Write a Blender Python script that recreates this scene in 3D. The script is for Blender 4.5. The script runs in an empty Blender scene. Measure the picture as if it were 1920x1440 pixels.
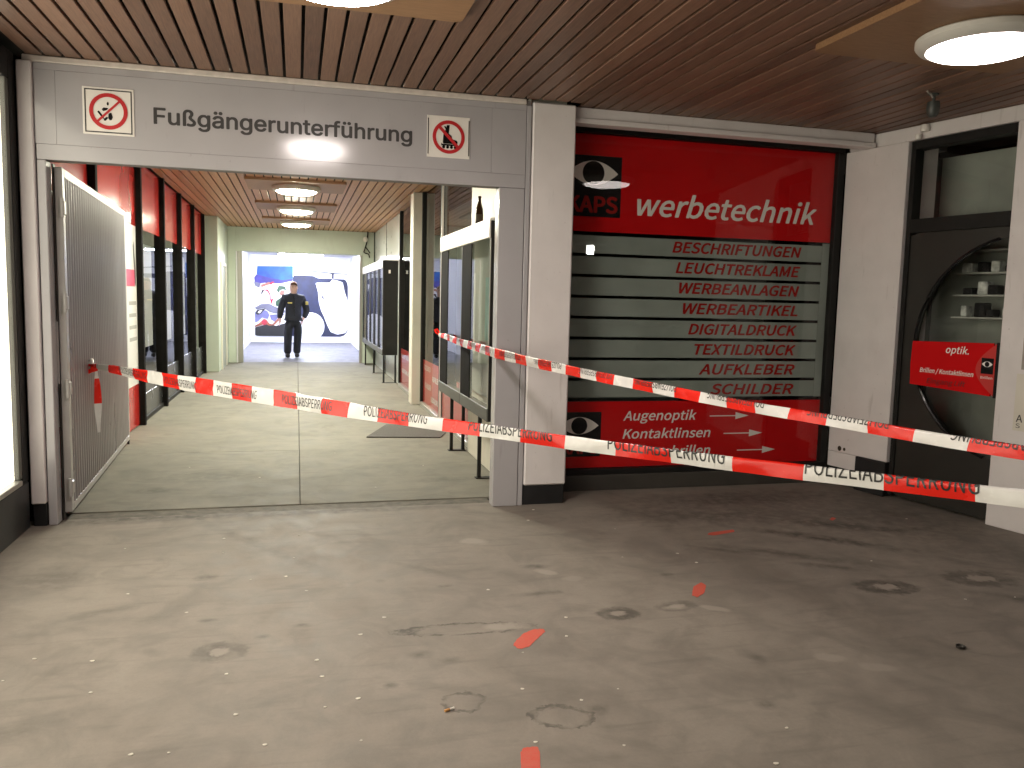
import bpy, bmesh, math, random
from mathutils import Matrix, Vector
random.seed(7)
rad = math.radians
S = bpy.context.scene
COL = S.collection

# ------------------------------------------------------------------ camera
cam_d = bpy.data.cameras.new('camera'); cam = bpy.data.objects.new('camera', cam_d); COL.objects.link(cam)
cam_d.sensor_width = 36; cam_d.lens = 28.633; cam_d.clip_start = 0.05; cam_d.clip_end = 500
cam.matrix_world = Matrix(((0.96685532, 0.00271336, -0.25531045, 0), (-0.25420028, 0.10397733, -0.96154611, 0),
                           (0.02393748, 0.99457597, 0.10122077, 1.5), (0, 0, 0, 1)))
S.camera = cam
# ------------------------------------------------------------------ world: night sky
W = bpy.data.worlds.new('World'); S.world = W; W.use_nodes = True
wn = W.node_tree; bgn = wn.nodes['Background']
sky = wn.nodes.new('ShaderNodeTexSky'); sky.sky_type = 'NISHITA'; sky.sun_disc = False
sky.sun_elevation = rad(-5); sky.sun_rotation = rad(200)
wn.links.new(sky.outputs[0], bgn.inputs[0]); bgn.inputs[1].default_value = 0.05
# ------------------------------------------------------------------ exposure / renderer
S.view_settings.view_transform = 'Standard'; S.view_settings.look = 'None'
S.view_settings.exposure = 0.0; S.view_settings.gamma = 1.0; S.view_settings.use_curve_mapping = False
S.render.engine = 'CYCLES'
S.cycles.use_denoising = True; S.cycles.use_adaptive_sampling = True; S.cycles.adaptive_threshold = .04; S.cycles.adaptive_min_samples = 24
S.cycles.max_bounces = 6; S.cycles.diffuse_bounces = 4; S.cycles.glossy_bounces = 3
S.cycles.transparent_max_bounces = 12; S.cycles.sample_clamp_indirect = 6.0
S.cycles.caustics_reflective = False; S.cycles.caustics_refractive = False
# lamp powers (radiance of the diffusers) and colours
P_FRONT, P_FRONT2, P_TUN, P_COR, P_SHOP = 74.0, 15.0, 205.0, 300.0, 3.3
C_FRONT, C_TUN, C_COR, C_SHOP = (1.0, .89, .835), (1.0, .98, .78), (.80, .84, 1.0), (1.0, .95, .78)

# ================================================================== helpers
def nodes(m):
    m.use_nodes = True
    return m.node_tree.nodes, m.node_tree.links

def coords(nt, lk, stretch=(1, 1, 1)):
    tc = nt.new('ShaderNodeTexCoord'); oi = nt.new('ShaderNodeObjectInfo')
    mu = nt.new('ShaderNodeVectorMath'); mu.operation = 'SCALE'
    cb = nt.new('ShaderNodeCombineXYZ')
    for k in range(3): lk.new(oi.outputs['Random'], cb.inputs[k])
    lk.new(cb.outputs[0], mu.inputs[0]); mu.inputs['Scale'].default_value = 37.0
    ad = nt.new('ShaderNodeVectorMath'); lk.new(tc.outputs['Object'], ad.inputs[0]); lk.new(mu.outputs[0], ad.inputs[1])
    mp = nt.new('ShaderNodeMapping'); mp.inputs['Scale'].default_value = stretch
    lk.new(ad.outputs[0], mp.inputs[0])
    return mp.outputs[0], oi

MATS = {}
def mat(name, col, rough=.5, metal=0.0, var=.08, scale=5, bump=.0, bscale=60, stretch=(1, 1, 1), spec=.5,
        col2=None, emit=None, estr=0, rvar=.08, coat=0, grime=0.0):
    """procedural principled paint: noise-varied colour, roughness and fine relief"""
    if name in MATS: return MATS[name]
    m = bpy.data.materials.new(name); nt, lk = nodes(m); b = nt['Principled BSDF']
    vec, oi = coords(nt, lk, stretch)
    n = nt.new('ShaderNodeTexNoise'); n.inputs['Scale'].default_value = scale; n.inputs['Detail'].default_value = 6
    lk.new(vec, n.inputs['Vector'])
    mx = nt.new('ShaderNodeMix'); mx.data_type = 'RGBA'
    c2 = col2 or tuple(min(1, c*(1+var)) for c in col); c1 = tuple(c*(1-var) for c in col)
    mr = nt.new('ShaderNodeMapRange'); mr.inputs[1].default_value = .3; mr.inputs[2].default_value = .7
    lk.new(n.outputs[0], mr.inputs[0]); lk.new(mr.outputs[0], mx.inputs[0])
    mx.inputs[6].default_value = (*c1, 1); mx.inputs[7].default_value = (*c2, 1)
    cs = mx.outputs[2]
    if grime:                                                             # scuffs and specks
        for sc_, lo, hi, k_, st_ in ((2.6, .60, .74, .35, (1, 1, .45)), (38, .70, .78, .7, (1, 1, 1)), (9, .66, .76, .45, (3, 3, .35))):
            mp_ = nt.new('ShaderNodeMapping'); mp_.inputs['Scale'].default_value = st_; lk.new(vec, mp_.inputs[0])
            g_ = nt.new('ShaderNodeTexNoise'); g_.inputs['Scale'].default_value = sc_; g_.inputs['Detail'].default_value = 5; lk.new(mp_.outputs[0], g_.inputs['Vector'])
            gr_ = nt.new('ShaderNodeMapRange'); gr_.inputs[1].default_value = lo; gr_.inputs[2].default_value = hi; gr_.inputs[4].default_value = k_*grime; lk.new(g_.outputs[0], gr_.inputs[0])
            gm_ = nt.new('ShaderNodeMix'); gm_.data_type = 'RGBA'; lk.new(gr_.outputs[0], gm_.inputs[0]); lk.new(cs, gm_.inputs[6]); gm_.inputs[7].default_value = (col[0]*.42, col[1]*.38, col[2]*.34, 1)
            cs = gm_.outputs[2]
    lk.new(cs, b.inputs['Base Color'])
    r2 = nt.new('ShaderNodeMapRange'); r2.inputs[3].default_value = max(.02, rough-rvar); r2.inputs[4].default_value = min(1, rough+rvar)
    lk.new(n.outputs[0], r2.inputs[0]); lk.new(r2.outputs[0], b.inputs['Roughness'])
    b.inputs['Metallic'].default_value = metal; b.inputs['Specular IOR Level'].default_value = spec
    b.inputs['Coat Weight'].default_value = coat
    if bump:
        n2 = nt.new('ShaderNodeTexNoise'); n2.inputs['Scale'].default_value = bscale; n2.inputs['Detail'].default_value = 4
        lk.new(vec, n2.inputs['Vector'])
        bp = nt.new('ShaderNodeBump'); bp.inputs['Strength'].default_value = bump; bp.inputs['Distance'].default_value = .004
        lk.new(n2.outputs[0], bp.inputs['Height']); lk.new(bp.outputs[0], b.inputs['Normal'])
    if emit:
        b.inputs['Emission Color'].default_value = (*emit, 1); b.inputs['Emission Strength'].default_value = estr
    MATS[name] = m
    return m

def wood(name, a, b_, stretch, rough=.45):
    if name in MATS: return MATS[name]
    m = bpy.data.materials.new(name); nt, lk = nodes(m); b = nt['Principled BSDF']
    vec, oi = coords(nt, lk, stretch)
    n = nt.new('ShaderNodeTexNoise'); n.inputs['Scale'].default_value = 9; n.inputs['Detail'].default_value = 7; n.inputs['Distortion'].default_value = .6
    lk.new(vec, n.inputs['Vector'])
    ad = nt.new('ShaderNodeMath'); ad.operation = 'MULTIPLY_ADD'; ad.inputs[1].default_value = .45; ad.inputs[2].default_value = 0
    lk.new(oi.outputs['Random'], ad.inputs[0])
    sm = nt.new('ShaderNodeMath'); sm.operation = 'MULTIPLY_ADD'; sm.inputs[1].default_value = .9
    lk.new(n.outputs[0], sm.inputs[0]); lk.new(ad.outputs[0], sm.inputs[2])
    mr = nt.new('ShaderNodeMapRange'); mr.inputs[1].default_value = .3; mr.inputs[2].default_value = 1.05
    lk.new(sm.outputs[0], mr.inputs[0])
    mx = nt.new('ShaderNodeMix'); mx.data_type = 'RGBA'
    mx.inputs[6].default_value = (*a, 1); mx.inputs[7].default_value = (*b_, 1)
    lk.new(mr.outputs[0], mx.inputs[0]); lk.new(mx.outputs[2], b.inputs['Base Color'])
    b.inputs['Roughness'].default_value = rough
    bp = nt.new('ShaderNodeBump'); bp.inputs['Strength'].default_value = .12; bp.inputs['Distance'].default_value = .002
    lk.new(n.outputs[0], bp.inputs['Height']); lk.new(bp.outputs[0], b.inputs['Normal'])
    MATS[name] = m
    return m

def emis(name, col, s):
    m = bpy.data.materials.new(name); nt, lk = nodes(m); b = nt['Principled BSDF']
    b.inputs['Base Color'].default_value = (.8, .8, .8, 1); b.inputs['Emission Color'].default_value = (*col, 1)
    b.inputs['Emission Strength'].default_value = s
    tc = nt.new('ShaderNodeTexCoord'); n = nt.new('ShaderNodeTexNoise'); n.inputs['Scale'].default_value = 3
    lk.new(tc.outputs['Object'], n.inputs['Vector'])
    mr = nt.new('ShaderNodeMapRange'); mr.inputs[3].default_value = s*.92; mr.inputs[4].default_value = s*1.08
    lk.new(n.outputs[0], mr.inputs[0]); lk.new(mr.outputs[0], b.inputs['Emission Strength'])
    return m

def glass(name, tint=(.9, .93, .9), ior=1.5, rough=.01, reflect=True):
    m = bpy.data.materials.new(name); nt, lk = nodes(m)
    nt.remove(nt['Principled BSDF']); out = nt['Material Output']
    t = nt.new('ShaderNodeBsdfTransparent'); t.inputs[0].default_value = (*tint, 1)
    if not reflect:
        lk.new(t.outputs[0], out.inputs[0]); return m
    g = nt.new('ShaderNodeBsdfGlossy'); g.inputs['Roughness'].default_value = rough
    tc = nt.new('ShaderNodeTexCoord'); n = nt.new('ShaderNodeTexNoise'); n.inputs['Scale'].default_value = 1.3
    lk.new(tc.outputs['Object'], n.inputs['Vector'])
    bp = nt.new('ShaderNodeBump'); bp.inputs['Strength'].default_value = .03; bp.inputs['Distance'].default_value = .02
    lk.new(n.outputs[0], bp.inputs['Height']); lk.new(bp.outputs[0], g.inputs['Normal'])
    f = nt.new('ShaderNodeFresnel'); ge = nt.new('ShaderNodeNewGeometry')
    io = nt.new('ShaderNodeMapRange'); io.inputs[3].default_value = ior; io.inputs[4].default_value = 1/ior
    lk.new(ge.outputs['Backfacing'], io.inputs[0]); lk.new(io.outputs[0], f.inputs[0])
    mx = nt.new('ShaderNodeMixShader'); lk.new(f.outputs[0], mx.inputs[0]); lk.new(t.outputs[0], mx.inputs[1]); lk.new(g.outputs[0], mx.inputs[2])
    lk.new(mx.outputs[0], out.inputs[0])
    return m

MW = {}                      # object -> world matrix, tracked by hand
def tag(o, label=None, cat=None, group=None, kind=None):
    if label: o['label'] = label
    if cat: o['category'] = cat
    if group: o['group'] = group
    if kind: o['kind'] = kind
    return o
def thing(name, loc, label, cat, rotz=0.0, group=None):
    o = bpy.data.objects.new(name, None); COL.objects.link(o); o.empty_display_size = .1
    o.location = loc; o.rotation_euler = (0, 0, rotz)
    MW[o] = Matrix.Translation(loc) @ Matrix.Rotation(rotz, 4, 'Z')
    return tag(o, label, cat, group)

class MB:
    def __init__(s): s.bm = bmesh.new()
    def box(s, x0, x1, y0, y1, z0, z1, bev=0.0, mi=0, seg=1):
        bm = s.bm
        vs = [bm.verts.new(p) for p in ((x0, y0, z0), (x1, y0, z0), (x1, y1, z0), (x0, y1, z0), (x0, y0, z1), (x1, y0, z1), (x1, y1, z1), (x0, y1, z1))]
        fs = [bm.faces.new([vs[i] for i in f]) for f in ((3, 2, 1, 0), (4, 5, 6, 7), (0, 1, 5, 4), (1, 2, 6, 5), (2, 3, 7, 6), (3, 0, 4, 7))]
        for f in fs: f.material_index = mi
        if bev:
            es = {e for f in fs for e in f.edges}
            r = bmesh.ops.bevel(bm, geom=list(es), offset=bev, segments=seg, affect='EDGES', profile=.5)
            for f in r['faces']: f.material_index = mi
        return s
    def prism(s, pts, fn, mi=0):
        """pts: outline in 2D, fn(a,b,k) -> 3D for k=0 (front) and k=1 (back)"""
        bm = s.bm
        a = [bm.verts.new(fn(p[0], p[1], 0)) for p in pts]; b = [bm.verts.new(fn(p[0], p[1], 1)) for p in pts]
        f = [bm.faces.new(a), bm.faces.new(b[::-1])]
        for i in range(len(pts)):
            j = (i+1) % len(pts); f.append(bm.faces.new((a[j], a[i], b[i], b[j])))
        for q in f: q.material_index = mi
        return s
    def lathe(s, prof, c=(0, 0, 0), n=32, mi=0, cap=True):
        bm = s.bm; rings = []
        for r, z in prof:
            if r < 1e-5: rings.append([bm.verts.new((c[0], c[1], c[2]+z))])
            else: rings.append([bm.verts.new((c[0]+r*math.cos(2*math.pi*k/n), c[1]+r*math.sin(2*math.pi*k/n), c[2]+z)) for k in range(n)])
        for A, B in zip(rings, rings[1:]):
            for k in range(n):
                l = (k+1) % n
                vs = [A[k % len(A)], A[l % len(A)], B[l % len(B)], B[k % len(B)]]
                u = []
                for v in vs:
                    if v not in u: u.append(v)
                if len(u) > 2:
                    f = bm.faces.new(u); f.material_index = mi
        return s
    def tube(s, pts, r, n=8, mi=0):
        bm = s.bm; rings = []; pts = [Vector(p) for p in pts]
        for i, p in enumerate(pts):
            t = (pts[min(i+1, len(pts)-1)] - pts[max(i-1, 0)]).normalized()
            u = t.orthogonal().normalized() if abs(t.z) > .9 else t.cross(Vector((0, 0, 1))).normalized()
            w = t.cross(u).normalized()
            rr = r[i] if isinstance(r, (list, tuple)) else r
            rings.append([bm.verts.new(p + u*rr*math.cos(2*math.pi*k/n) + w*rr*math.sin(2*math.pi*k/n)) for k in range(n)])
        for A, B in zip(rings, rings[1:]):
            for k in range(n):
                l = (k+1) % n; bm.faces.new((A[k], A[l], B[l], B[k])).material_index = mi
        bm.faces.new(rings[0][::-1]).material_index = mi; bm.faces.new(rings[-1]).material_index = mi
        return s
    def grid(s, fn, nu, nv, mi=None):
        bm = s.bm
        V = [[bm.verts.new(fn(i, j)) for j in range(nv+1)] for i in range(nu+1)]
        for i in range(nu):
            for j in range(nv):
                f = bm.faces.new((V[i][j], V[i+1][j], V[i+1][j+1], V[i][j+1])); f.material_index = mi(i, j) if mi else 0
        return s
    def faces(s, vs, fs, mi=0):
        V = [s.bm.verts.new(v) for v in vs]
        for f in fs:
            try: s.bm.faces.new([V[i] for i in f]).material_index = mi
            except ValueError: pass
        return s
    def build(s, name, mats, parent=None, world=True, smooth=False, fix=True, recalc=True):
        me = bpy.data.meshes.new(name)
        if parent is not None and world:
            bmesh.ops.transform(s.bm, matrix=MW[parent].inverted(), verts=s.bm.verts[:])
        if recalc: bmesh.ops.recalc_face_normals(s.bm, faces=s.bm.faces[:])
        s.bm.to_mesh(me); s.bm.free()
        for m in (mats if isinstance(mats, (list, tuple)) else [mats]): me.materials.append(m)
        if smooth:
            me.shade_smooth(); me.set_sharp_from_angle(angle=rad(38))
        o = bpy.data.objects.new(name, me); COL.objects.link(o)
        if parent is not None:
            o.parent = parent; MW[o] = MW[parent].copy()
        else: MW[o] = Matrix.Identity(4)
        return o
def box(name, m, parent, x0, x1, y0, y1, z0, z1, bev=0.003, world=True):
    return MB().box(x0, x1, y0, y1, z0, z1, bev).build(name, m, parent, world)
def copy_part(src, parent, offset):
    """copy of a part that shares its mesh"""
    c = src.copy(); COL.objects.link(c); c.parent = parent; c.location = Vector(src.location) + Vector(offset)
    MW[c] = MW[parent] @ Matrix.Translation(c.location)
    return c

FONT = FONT2 = None
try:
    import os
    _fp = os.path.join(bpy.utils.system_resource('DATAFILES'), 'fonts', 'Noto Sans CJK Regular.woff2')     # Blender's own sans serif
    if os.path.exists(_fp): FONT = bpy.data.fonts.load(_fp)
    _fp = os.path.join(bpy.utils.system_resource('DATAFILES'), 'fonts', 'Inter.woff2')
    if os.path.exists(_fp): FONT2 = bpy.data.fonts.load(_fp)
except Exception: pass
_cap = {}
def text2d(body, shear=0.0, bold=0.0, spacing=1.0, font=None):
    cu = bpy.data.curves.new('t', 'FONT'); cu.body = body; cu.font = font or FONT or cu.font; cu.shear = shear; cu.offset = bold; cu.resolution_u = 3
    cu.space_character = spacing
    ob = bpy.data.objects.new('t', cu); COL.objects.link(ob)
    dg = bpy.context.evaluated_depsgraph_get(); dg.update()
    me = bpy.data.meshes.new_from_object(ob.evaluated_get(dg))
    vs = [(v.co.x, v.co.y) for v in me.vertices]; fs = [tuple(p.vertices) for p in me.polygons]
    bpy.data.objects.remove(ob); bpy.data.meshes.remove(me); bpy.data.curves.remove(cu)
    return vs, fs
def capheight(font=None):
    if font not in _cap:
        v, _ = text2d('H', font=font); _cap[font] = max(q[1] for q in v)
    return _cap[font]
def lettering(name, body, x0, x1, zb, cap, fn, m, parent, shear=0.0, bold=0.0, world=True, spacing=1.0, font=None):
    vs, fs = text2d(body, shear, 0.0, spacing, font)
    xa, xb = min(v[0] for v in vs), max(v[0] for v in vs); k = cap/capheight(font)
    d = bold*cap*1.75; B = MB(); n0 = Vector(fn(0, 0)); nx = (Vector(fn(1, 0))-n0).cross(Vector(fn(0, 1))-n0).normalized()
    # heavier weight: the glyphs again, shifted by a stroke fraction and stacked a hair apart
    for q, (dx, dz) in enumerate(((0, 0), (1, 0), (-1, 0), (.5, .7), (-.5, -.7), (.5, -.7), (-.5, .7)) if bold > 0 else ((0, 0),)):
        P = [Vector(fn(x0+d+(v[0]-xa)/(xb-xa)*(x1-x0-2*d)+dx*d, zb+d*.7+v[1]*k*(1-2.0*bold)+dz*d)) for v in vs]
        # overlapping strokes of one glyph: every face on its own level, hundredths of a millimetre apart
        for i_, f_ in enumerate(fs): B.faces([P[v]+nx*(.00012*q+.000016*(i_ % 7)) for v in f_], [tuple(range(len(f_)))])
    return B.build(name, m, parent, world, recalc=False)
def XZ(y): return lambda a, b: (a, y, b)
def sheet(name, pts, fn2, m, parent, t=.002, world=True):
    """thin flat piece: outline pts, fn2(a,b,depth)->3D"""
    return MB().prism(pts, lambda a, b, k: fn2(a, b, k*t), ).build(name, m, parent, world)
def ellipse(cx, cz, rx, rz, n=28, a0=0, a1=2*math.pi):
    return [(cx+rx*math.cos(a0+(a1-a0)*k/n), cz+rz*math.sin(a0+(a1-a0)*k/n)) for k in range(n if a1-a0 > 6.2 else n+1)]
def chaikin(P, n=2):
    P = [(a[0]+(b[0]-a[0])*t, a[1]+(b[1]-a[1])*t) for a, b in zip(P, P[1:]+P[:1]) for t in (0, 1/3, 2/3)]
    for _ in range(n):
        P = [q for a, b in zip(P, P[1:]+P[:1]) for q in ((a[0]*.75+b[0]*.25, a[1]*.75+b[1]*.25), (a[0]*.25+b[0]*.75, a[1]*.25+b[1]*.75))]
    return P
def almond(cx, cz, hw, hh, n=12):
    up = [(cx-hw+2*hw*k/n, cz+hh*(1-((2*k/n)-1)**2)) for k in range(n+1)]
    dn = [(cx+hw-2*hw*k/n, cz-hh*(1-((2*k/n)-1)**2)) for k in range(1, n)]
    return up+dn
def lerp_table(T, x):
    if x <= T[0][0]: return T[0][1]
    for (a, u), (b, v) in zip(T, T[1:]):
        if x <= b: return u+(v-u)*(x-a)/(b-a)
    return T[-1][1]
def smooth_table(T, x, w=.18): return (lerp_table(T, x-w)+2*lerp_table(T, x)+lerp_table(T, x+w))/4

# ================================================================== materials
m_grey = mat('grey_paint', (.425, .41, .425), .15, var=.03, scale=3, bump=.012, bscale=14, rvar=.04, spec=.7, grime=.45)
m_white = mat('white_render', (.73, .69, .685), .5, var=.05, scale=4, bump=.07, bscale=90, grime=.6)
m_cream = mat('cream_paint', (.66, .63, .54), .4, var=.05, scale=3, bump=.03, grime=.5)
m_green = mat('pale_green_paint', (.53, .59, .50), .45, var=.05, scale=2, bump=.03, grime=.4)
m_black = mat('black_base', (.012, .012, .013), .5, var=.3, scale=12, bump=.05)
m_frame = mat('dark_anodised', (.014, .013, .012), .55, var=.2, scale=8, spec=.22)
m_alu = mat('aluminium_trim', (.42, .41, .37), .35, metal=.6, var=.06, scale=8, stretch=(1, 1, .1))
m_gate = mat('gate_steel', (.36, .345, .36), .30, metal=.5, var=.08, scale=4, stretch=(1, 1, .15), bump=.02)
m_gatefr = mat('gate_frame_paint', (.36, .345, .33), .35, var=.08, scale=8, bump=.03)
m_matte = mat('matte_black', (.013, .012, .011), .7, var=.2, scale=8, spec=.04)
m_dkgrey = mat('dark_grey_panel', (.035, .036, .036), .25, var=.1, scale=5)
m_red = mat('red_film', (.60, .008, .010), .6, var=.04, scale=2, spec=.06)
m_redb = mat('bright_red_film', (.55, .03, .025), .4, var=.04, scale=2)
m_dred = mat('dark_red_letters', (.34, .018, .016), .6, var=.05, scale=4, spec=.06)
m_lett = mat('white_letters', (.88, .84, .79), .5, var=.03, scale=6)
m_ink = mat('dark_letters', (.04, .036, .036), .5, var=.1, scale=8)
m_foil = mat('frosted_foil', (.275, .315, .285), .5, var=.16, scale=2, spec=.1)
m_sign = mat('sign_white', (.82, .78, .73), .3, var=.03, scale=10)
m_signred = mat('sign_red', (.52, .02, .025), .35, var=.05, scale=10)
m_blackgl = mat('gloss_black', (.006, .006, .007), .2, var=.2, scale=9)
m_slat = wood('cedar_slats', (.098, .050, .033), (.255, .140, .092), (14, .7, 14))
m_board = wood('plywood_board', (.22, .115, .055), (.38, .215, .11), (1.2, 10, 8), .5)
m_void = mat('void_black', (.008, .006, .005), .9, var=.1)
m_mat = mat('rubber_mat', (.07, .063, .056), .85, var=.2, scale=60, bump=.4, bscale=220)
m_wallw = mat('corridor_white', (.78, .78, .80), .45, var=.04, scale=2, bump=.02)
m_drum = mat('lamp_drum', (.62, .60, .56), .35, var=.04, scale=6)
m_dim = mat('dim_room', (.16, .16, .145), .8, var=.2, scale=1.2)
g_win = glass('window_glass', (.95, .96, .95)); g_in = glass('glass_back', (1, 1, 1), reflect=False)

# floor with stains ------------------------------------------------------------------------------------------------
def floor_material(name, base, stains, dirt=1.0, rough=.66, spots=True, spec=.32):
    m = bpy.data.materials.new(name); nt, lk = nodes(m); b = nt['Principled BSDF']
    tc = nt.new('ShaderNodeTexCoord'); vec = tc.outputs['Object']
    def noise(scale, detail=6, stretch=(1, 1, 1), dist=0.0):
        mp = nt.new('ShaderNodeMapping'); mp.inputs['Scale'].default_value = stretch; lk.new(vec, mp.inputs[0])
        n = nt.new('ShaderNodeTexNoise'); n.inputs['Scale'].default_value = scale; n.inputs['Detail'].default_value = detail; n.inputs['Distortion'].default_value = dist
        n.inputs['Roughness'].default_value = .6
        lk.new(mp.outputs[0], n.inputs['Vector']); return n
    def rng(sock, a, b_, c=0.0, d=1.0):
        r = nt.new('ShaderNodeMapRange'); r.inputs[1].default_value = a; r.inputs[2].default_value = b_; r.inputs[3].default_value = c; r.inputs[4].default_value = d
        lk.new(sock, r.inputs[0]); return r.outputs[0]
    def mixc(fac, c0, col, mode='MIX'):
        x = nt.new('ShaderNodeMix'); x.data_type = 'RGBA'; x.blend_type = mode
        if isinstance(fac, float): x.inputs[0].default_value = fac
        else: lk.new(fac, x.inputs[0])
        if isinstance(c0, tuple): x.inputs[6].default_value = (*c0, 1)
        else: lk.new(c0, x.inputs[6])
        x.inputs[7].default_value = (*col, 1)
        return x.outputs[2]
    def mul(a_, b_2, lo):
        r = nt.new('ShaderNodeMapRange'); r.inputs[3].default_value = lo; lk.new(b_2, r.inputs[0])
        m_ = nt.new('ShaderNodeMath'); m_.operation = 'MULTIPLY'; lk.new(a_, m_.inputs[0]); lk.new(r.outputs[0], m_.inputs[1]); return m_.outputs[0]
    big = noise(.9, 5, dist=.4); med = noise(4.5, 8, dist=.5); fine = noise(70, 3); grit = noise(260, 2)
    c = mixc(rng(big.outputs[0], .35, .68), tuple(v*.86 for v in base), tuple(min(1, v*1.08) for v in base))
    c = mixc(rng(med.outputs[0], .46, .70, 0, .50*dirt), c, tuple(v*.46 for v in base))
    mid = noise(2.3, 7, dist=1.6)
    c = mixc(rng(mid.outputs[0], .50, .70, 0, .55*dirt), c, tuple(v*.50 for v in base))
    c = mixc(rng(mid.outputs[0], .46, .28, 0, .35*dirt), c, tuple(min(1, v*1.30) for v in base))
    mps = nt.new('ShaderNodeMapping'); mps.inputs['Rotation'].default_value = (0, 0, rad(32)); mps.inputs['Scale'].default_value = (1.1, 9, 1); lk.new(vec, mps.inputs[0])
    stk = nt.new('ShaderNodeTexNoise'); stk.inputs['Scale'].default_value = 2.2; stk.inputs['Detail'].default_value = 6; lk.new(mps.outputs[0], stk.inputs['Vector'])
    c = mixc(rng(stk.outputs[0], .56, .72, 0, .40*dirt), c, tuple(v*.5 for v in base))
    c = mixc(rng(fine.outputs[0], .42, .8, 0, .22*dirt), c, tuple(v*.6 for v in base))
    c = mixc(rng(grit.outputs[0], .55, .75, 0, .18), c, tuple(min(1, v*1.35) for v in base))
    blot = noise(1.7, 3, dist=1.2)
    c = mixc(rng(blot.outputs[0], .56, .72, 0, .5*dirt), c, tuple(v*.5 for v in base))
    if spots:
        vo = nt.new('ShaderNodeTexVoronoi'); vo.inputs['Scale'].default_value = 2.6; lk.new(vec, vo.inputs['Vector'])
        c = mixc(rng(vo.outputs['Distance'], .03, .10, .35*dirt, 0), c, tuple(v*.5 for v in base))
    wob = noise(9, 6); wob2 = noise(17, 6, dist=.8); brk = noise(13, 4)
    brk_s = rng(brk.outputs[0], .36, .56)
    for (x, y, rx, ry, rot, kind, k) in stains:
        mp = nt.new('ShaderNodeMapping'); mp.vector_type = 'TEXTURE'
        mp.inputs['Location'].default_value = (x, y, 0); mp.inputs['Rotation'].default_value = (0, 0, rad(rot)); mp.inputs['Scale'].default_value = (rx, ry, 50)
        lk.new(vec, mp.inputs[0])
        ln = nt.new('ShaderNodeVectorMath'); ln.operation = 'LENGTH'; lk.new(mp.outputs[0], ln.inputs[0])
        a = nt.new('ShaderNodeMath'); a.operation = 'MULTIPLY_ADD'; amp = {'ring': .75, 'line': .9}.get(kind, 1.1); a.inputs[1].default_value = amp; a.inputs[2].default_value = -amp*.5
        lk.new((wob2 if kind in ('ring', 'line') else wob).outputs[0], a.inputs[0])
        d = nt.new('ShaderNodeMath'); lk.new(ln.outputs['Value'], d.inputs[0]); lk.new(a.outputs[0], d.inputs[1])
        cr = nt.new('ShaderNodeValToRGB'); e = cr.color_ramp.elements
        lk.new(d.outputs[0], cr.inputs[0])
        def setr(L):
            while len(e) > 1: e.remove(e[-1])
            e[0].position, e[0].color = L[0][0], (L[0][1],)*3+(1,)
            for p_, v_ in L[1:]:
                q = e.new(p_); q.color = (v_,)*3+(1,)
        dark = tuple(v*.20 for v in base); light = tuple(min(1, v*1.45) for v in base)
        if kind == 'ring':
            setr([(.30, 0), (.42, k), (.80, k*.75), (1.0, 0)]); c = mixc(mul(cr.outputs[0], brk_s, .45), c, dark)
            cr2 = nt.new('ShaderNodeValToRGB'); lk.new(d.outputs[0], cr2.inputs[0]); e = cr2.color_ramp.elements
            setr([(.2, k*.6), (.36, 0)]); c = mixc(cr2.outputs[0], c, light)
        elif kind == 'line':
            setr([(.66, 0), (.84, k), (.93, k), (1.0, 0)]); c = mixc(mul(cr.outputs[0], brk_s, .0), c, dark)
        elif kind == 'light':
            setr([(.6, k), (1.0, 0)]); c = mixc(cr.outputs[0], c, light)
        else:
            setr([(.25, k), (1.0, 0)]); c = mixc(mul(cr.outputs[0], brk_s, .35), c, dark)
    lk.new(c, b.inputs['Base Color'])
    lk.new(rng(med.outputs[0], .3, .7, rough+.12, rough-.06), b.inputs['Roughness']); b.inputs['Specular IOR Level'].default_value = spec
    bp = nt.new('ShaderNodeBump'); bp.inputs['Strength'].default_value = .25; bp.inputs['Distance'].default_value = .003
    lk.new(fine.outputs[0], bp.inputs['Height']); lk.new(bp.outputs[0], b.inputs['Normal'])
    return m
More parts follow.
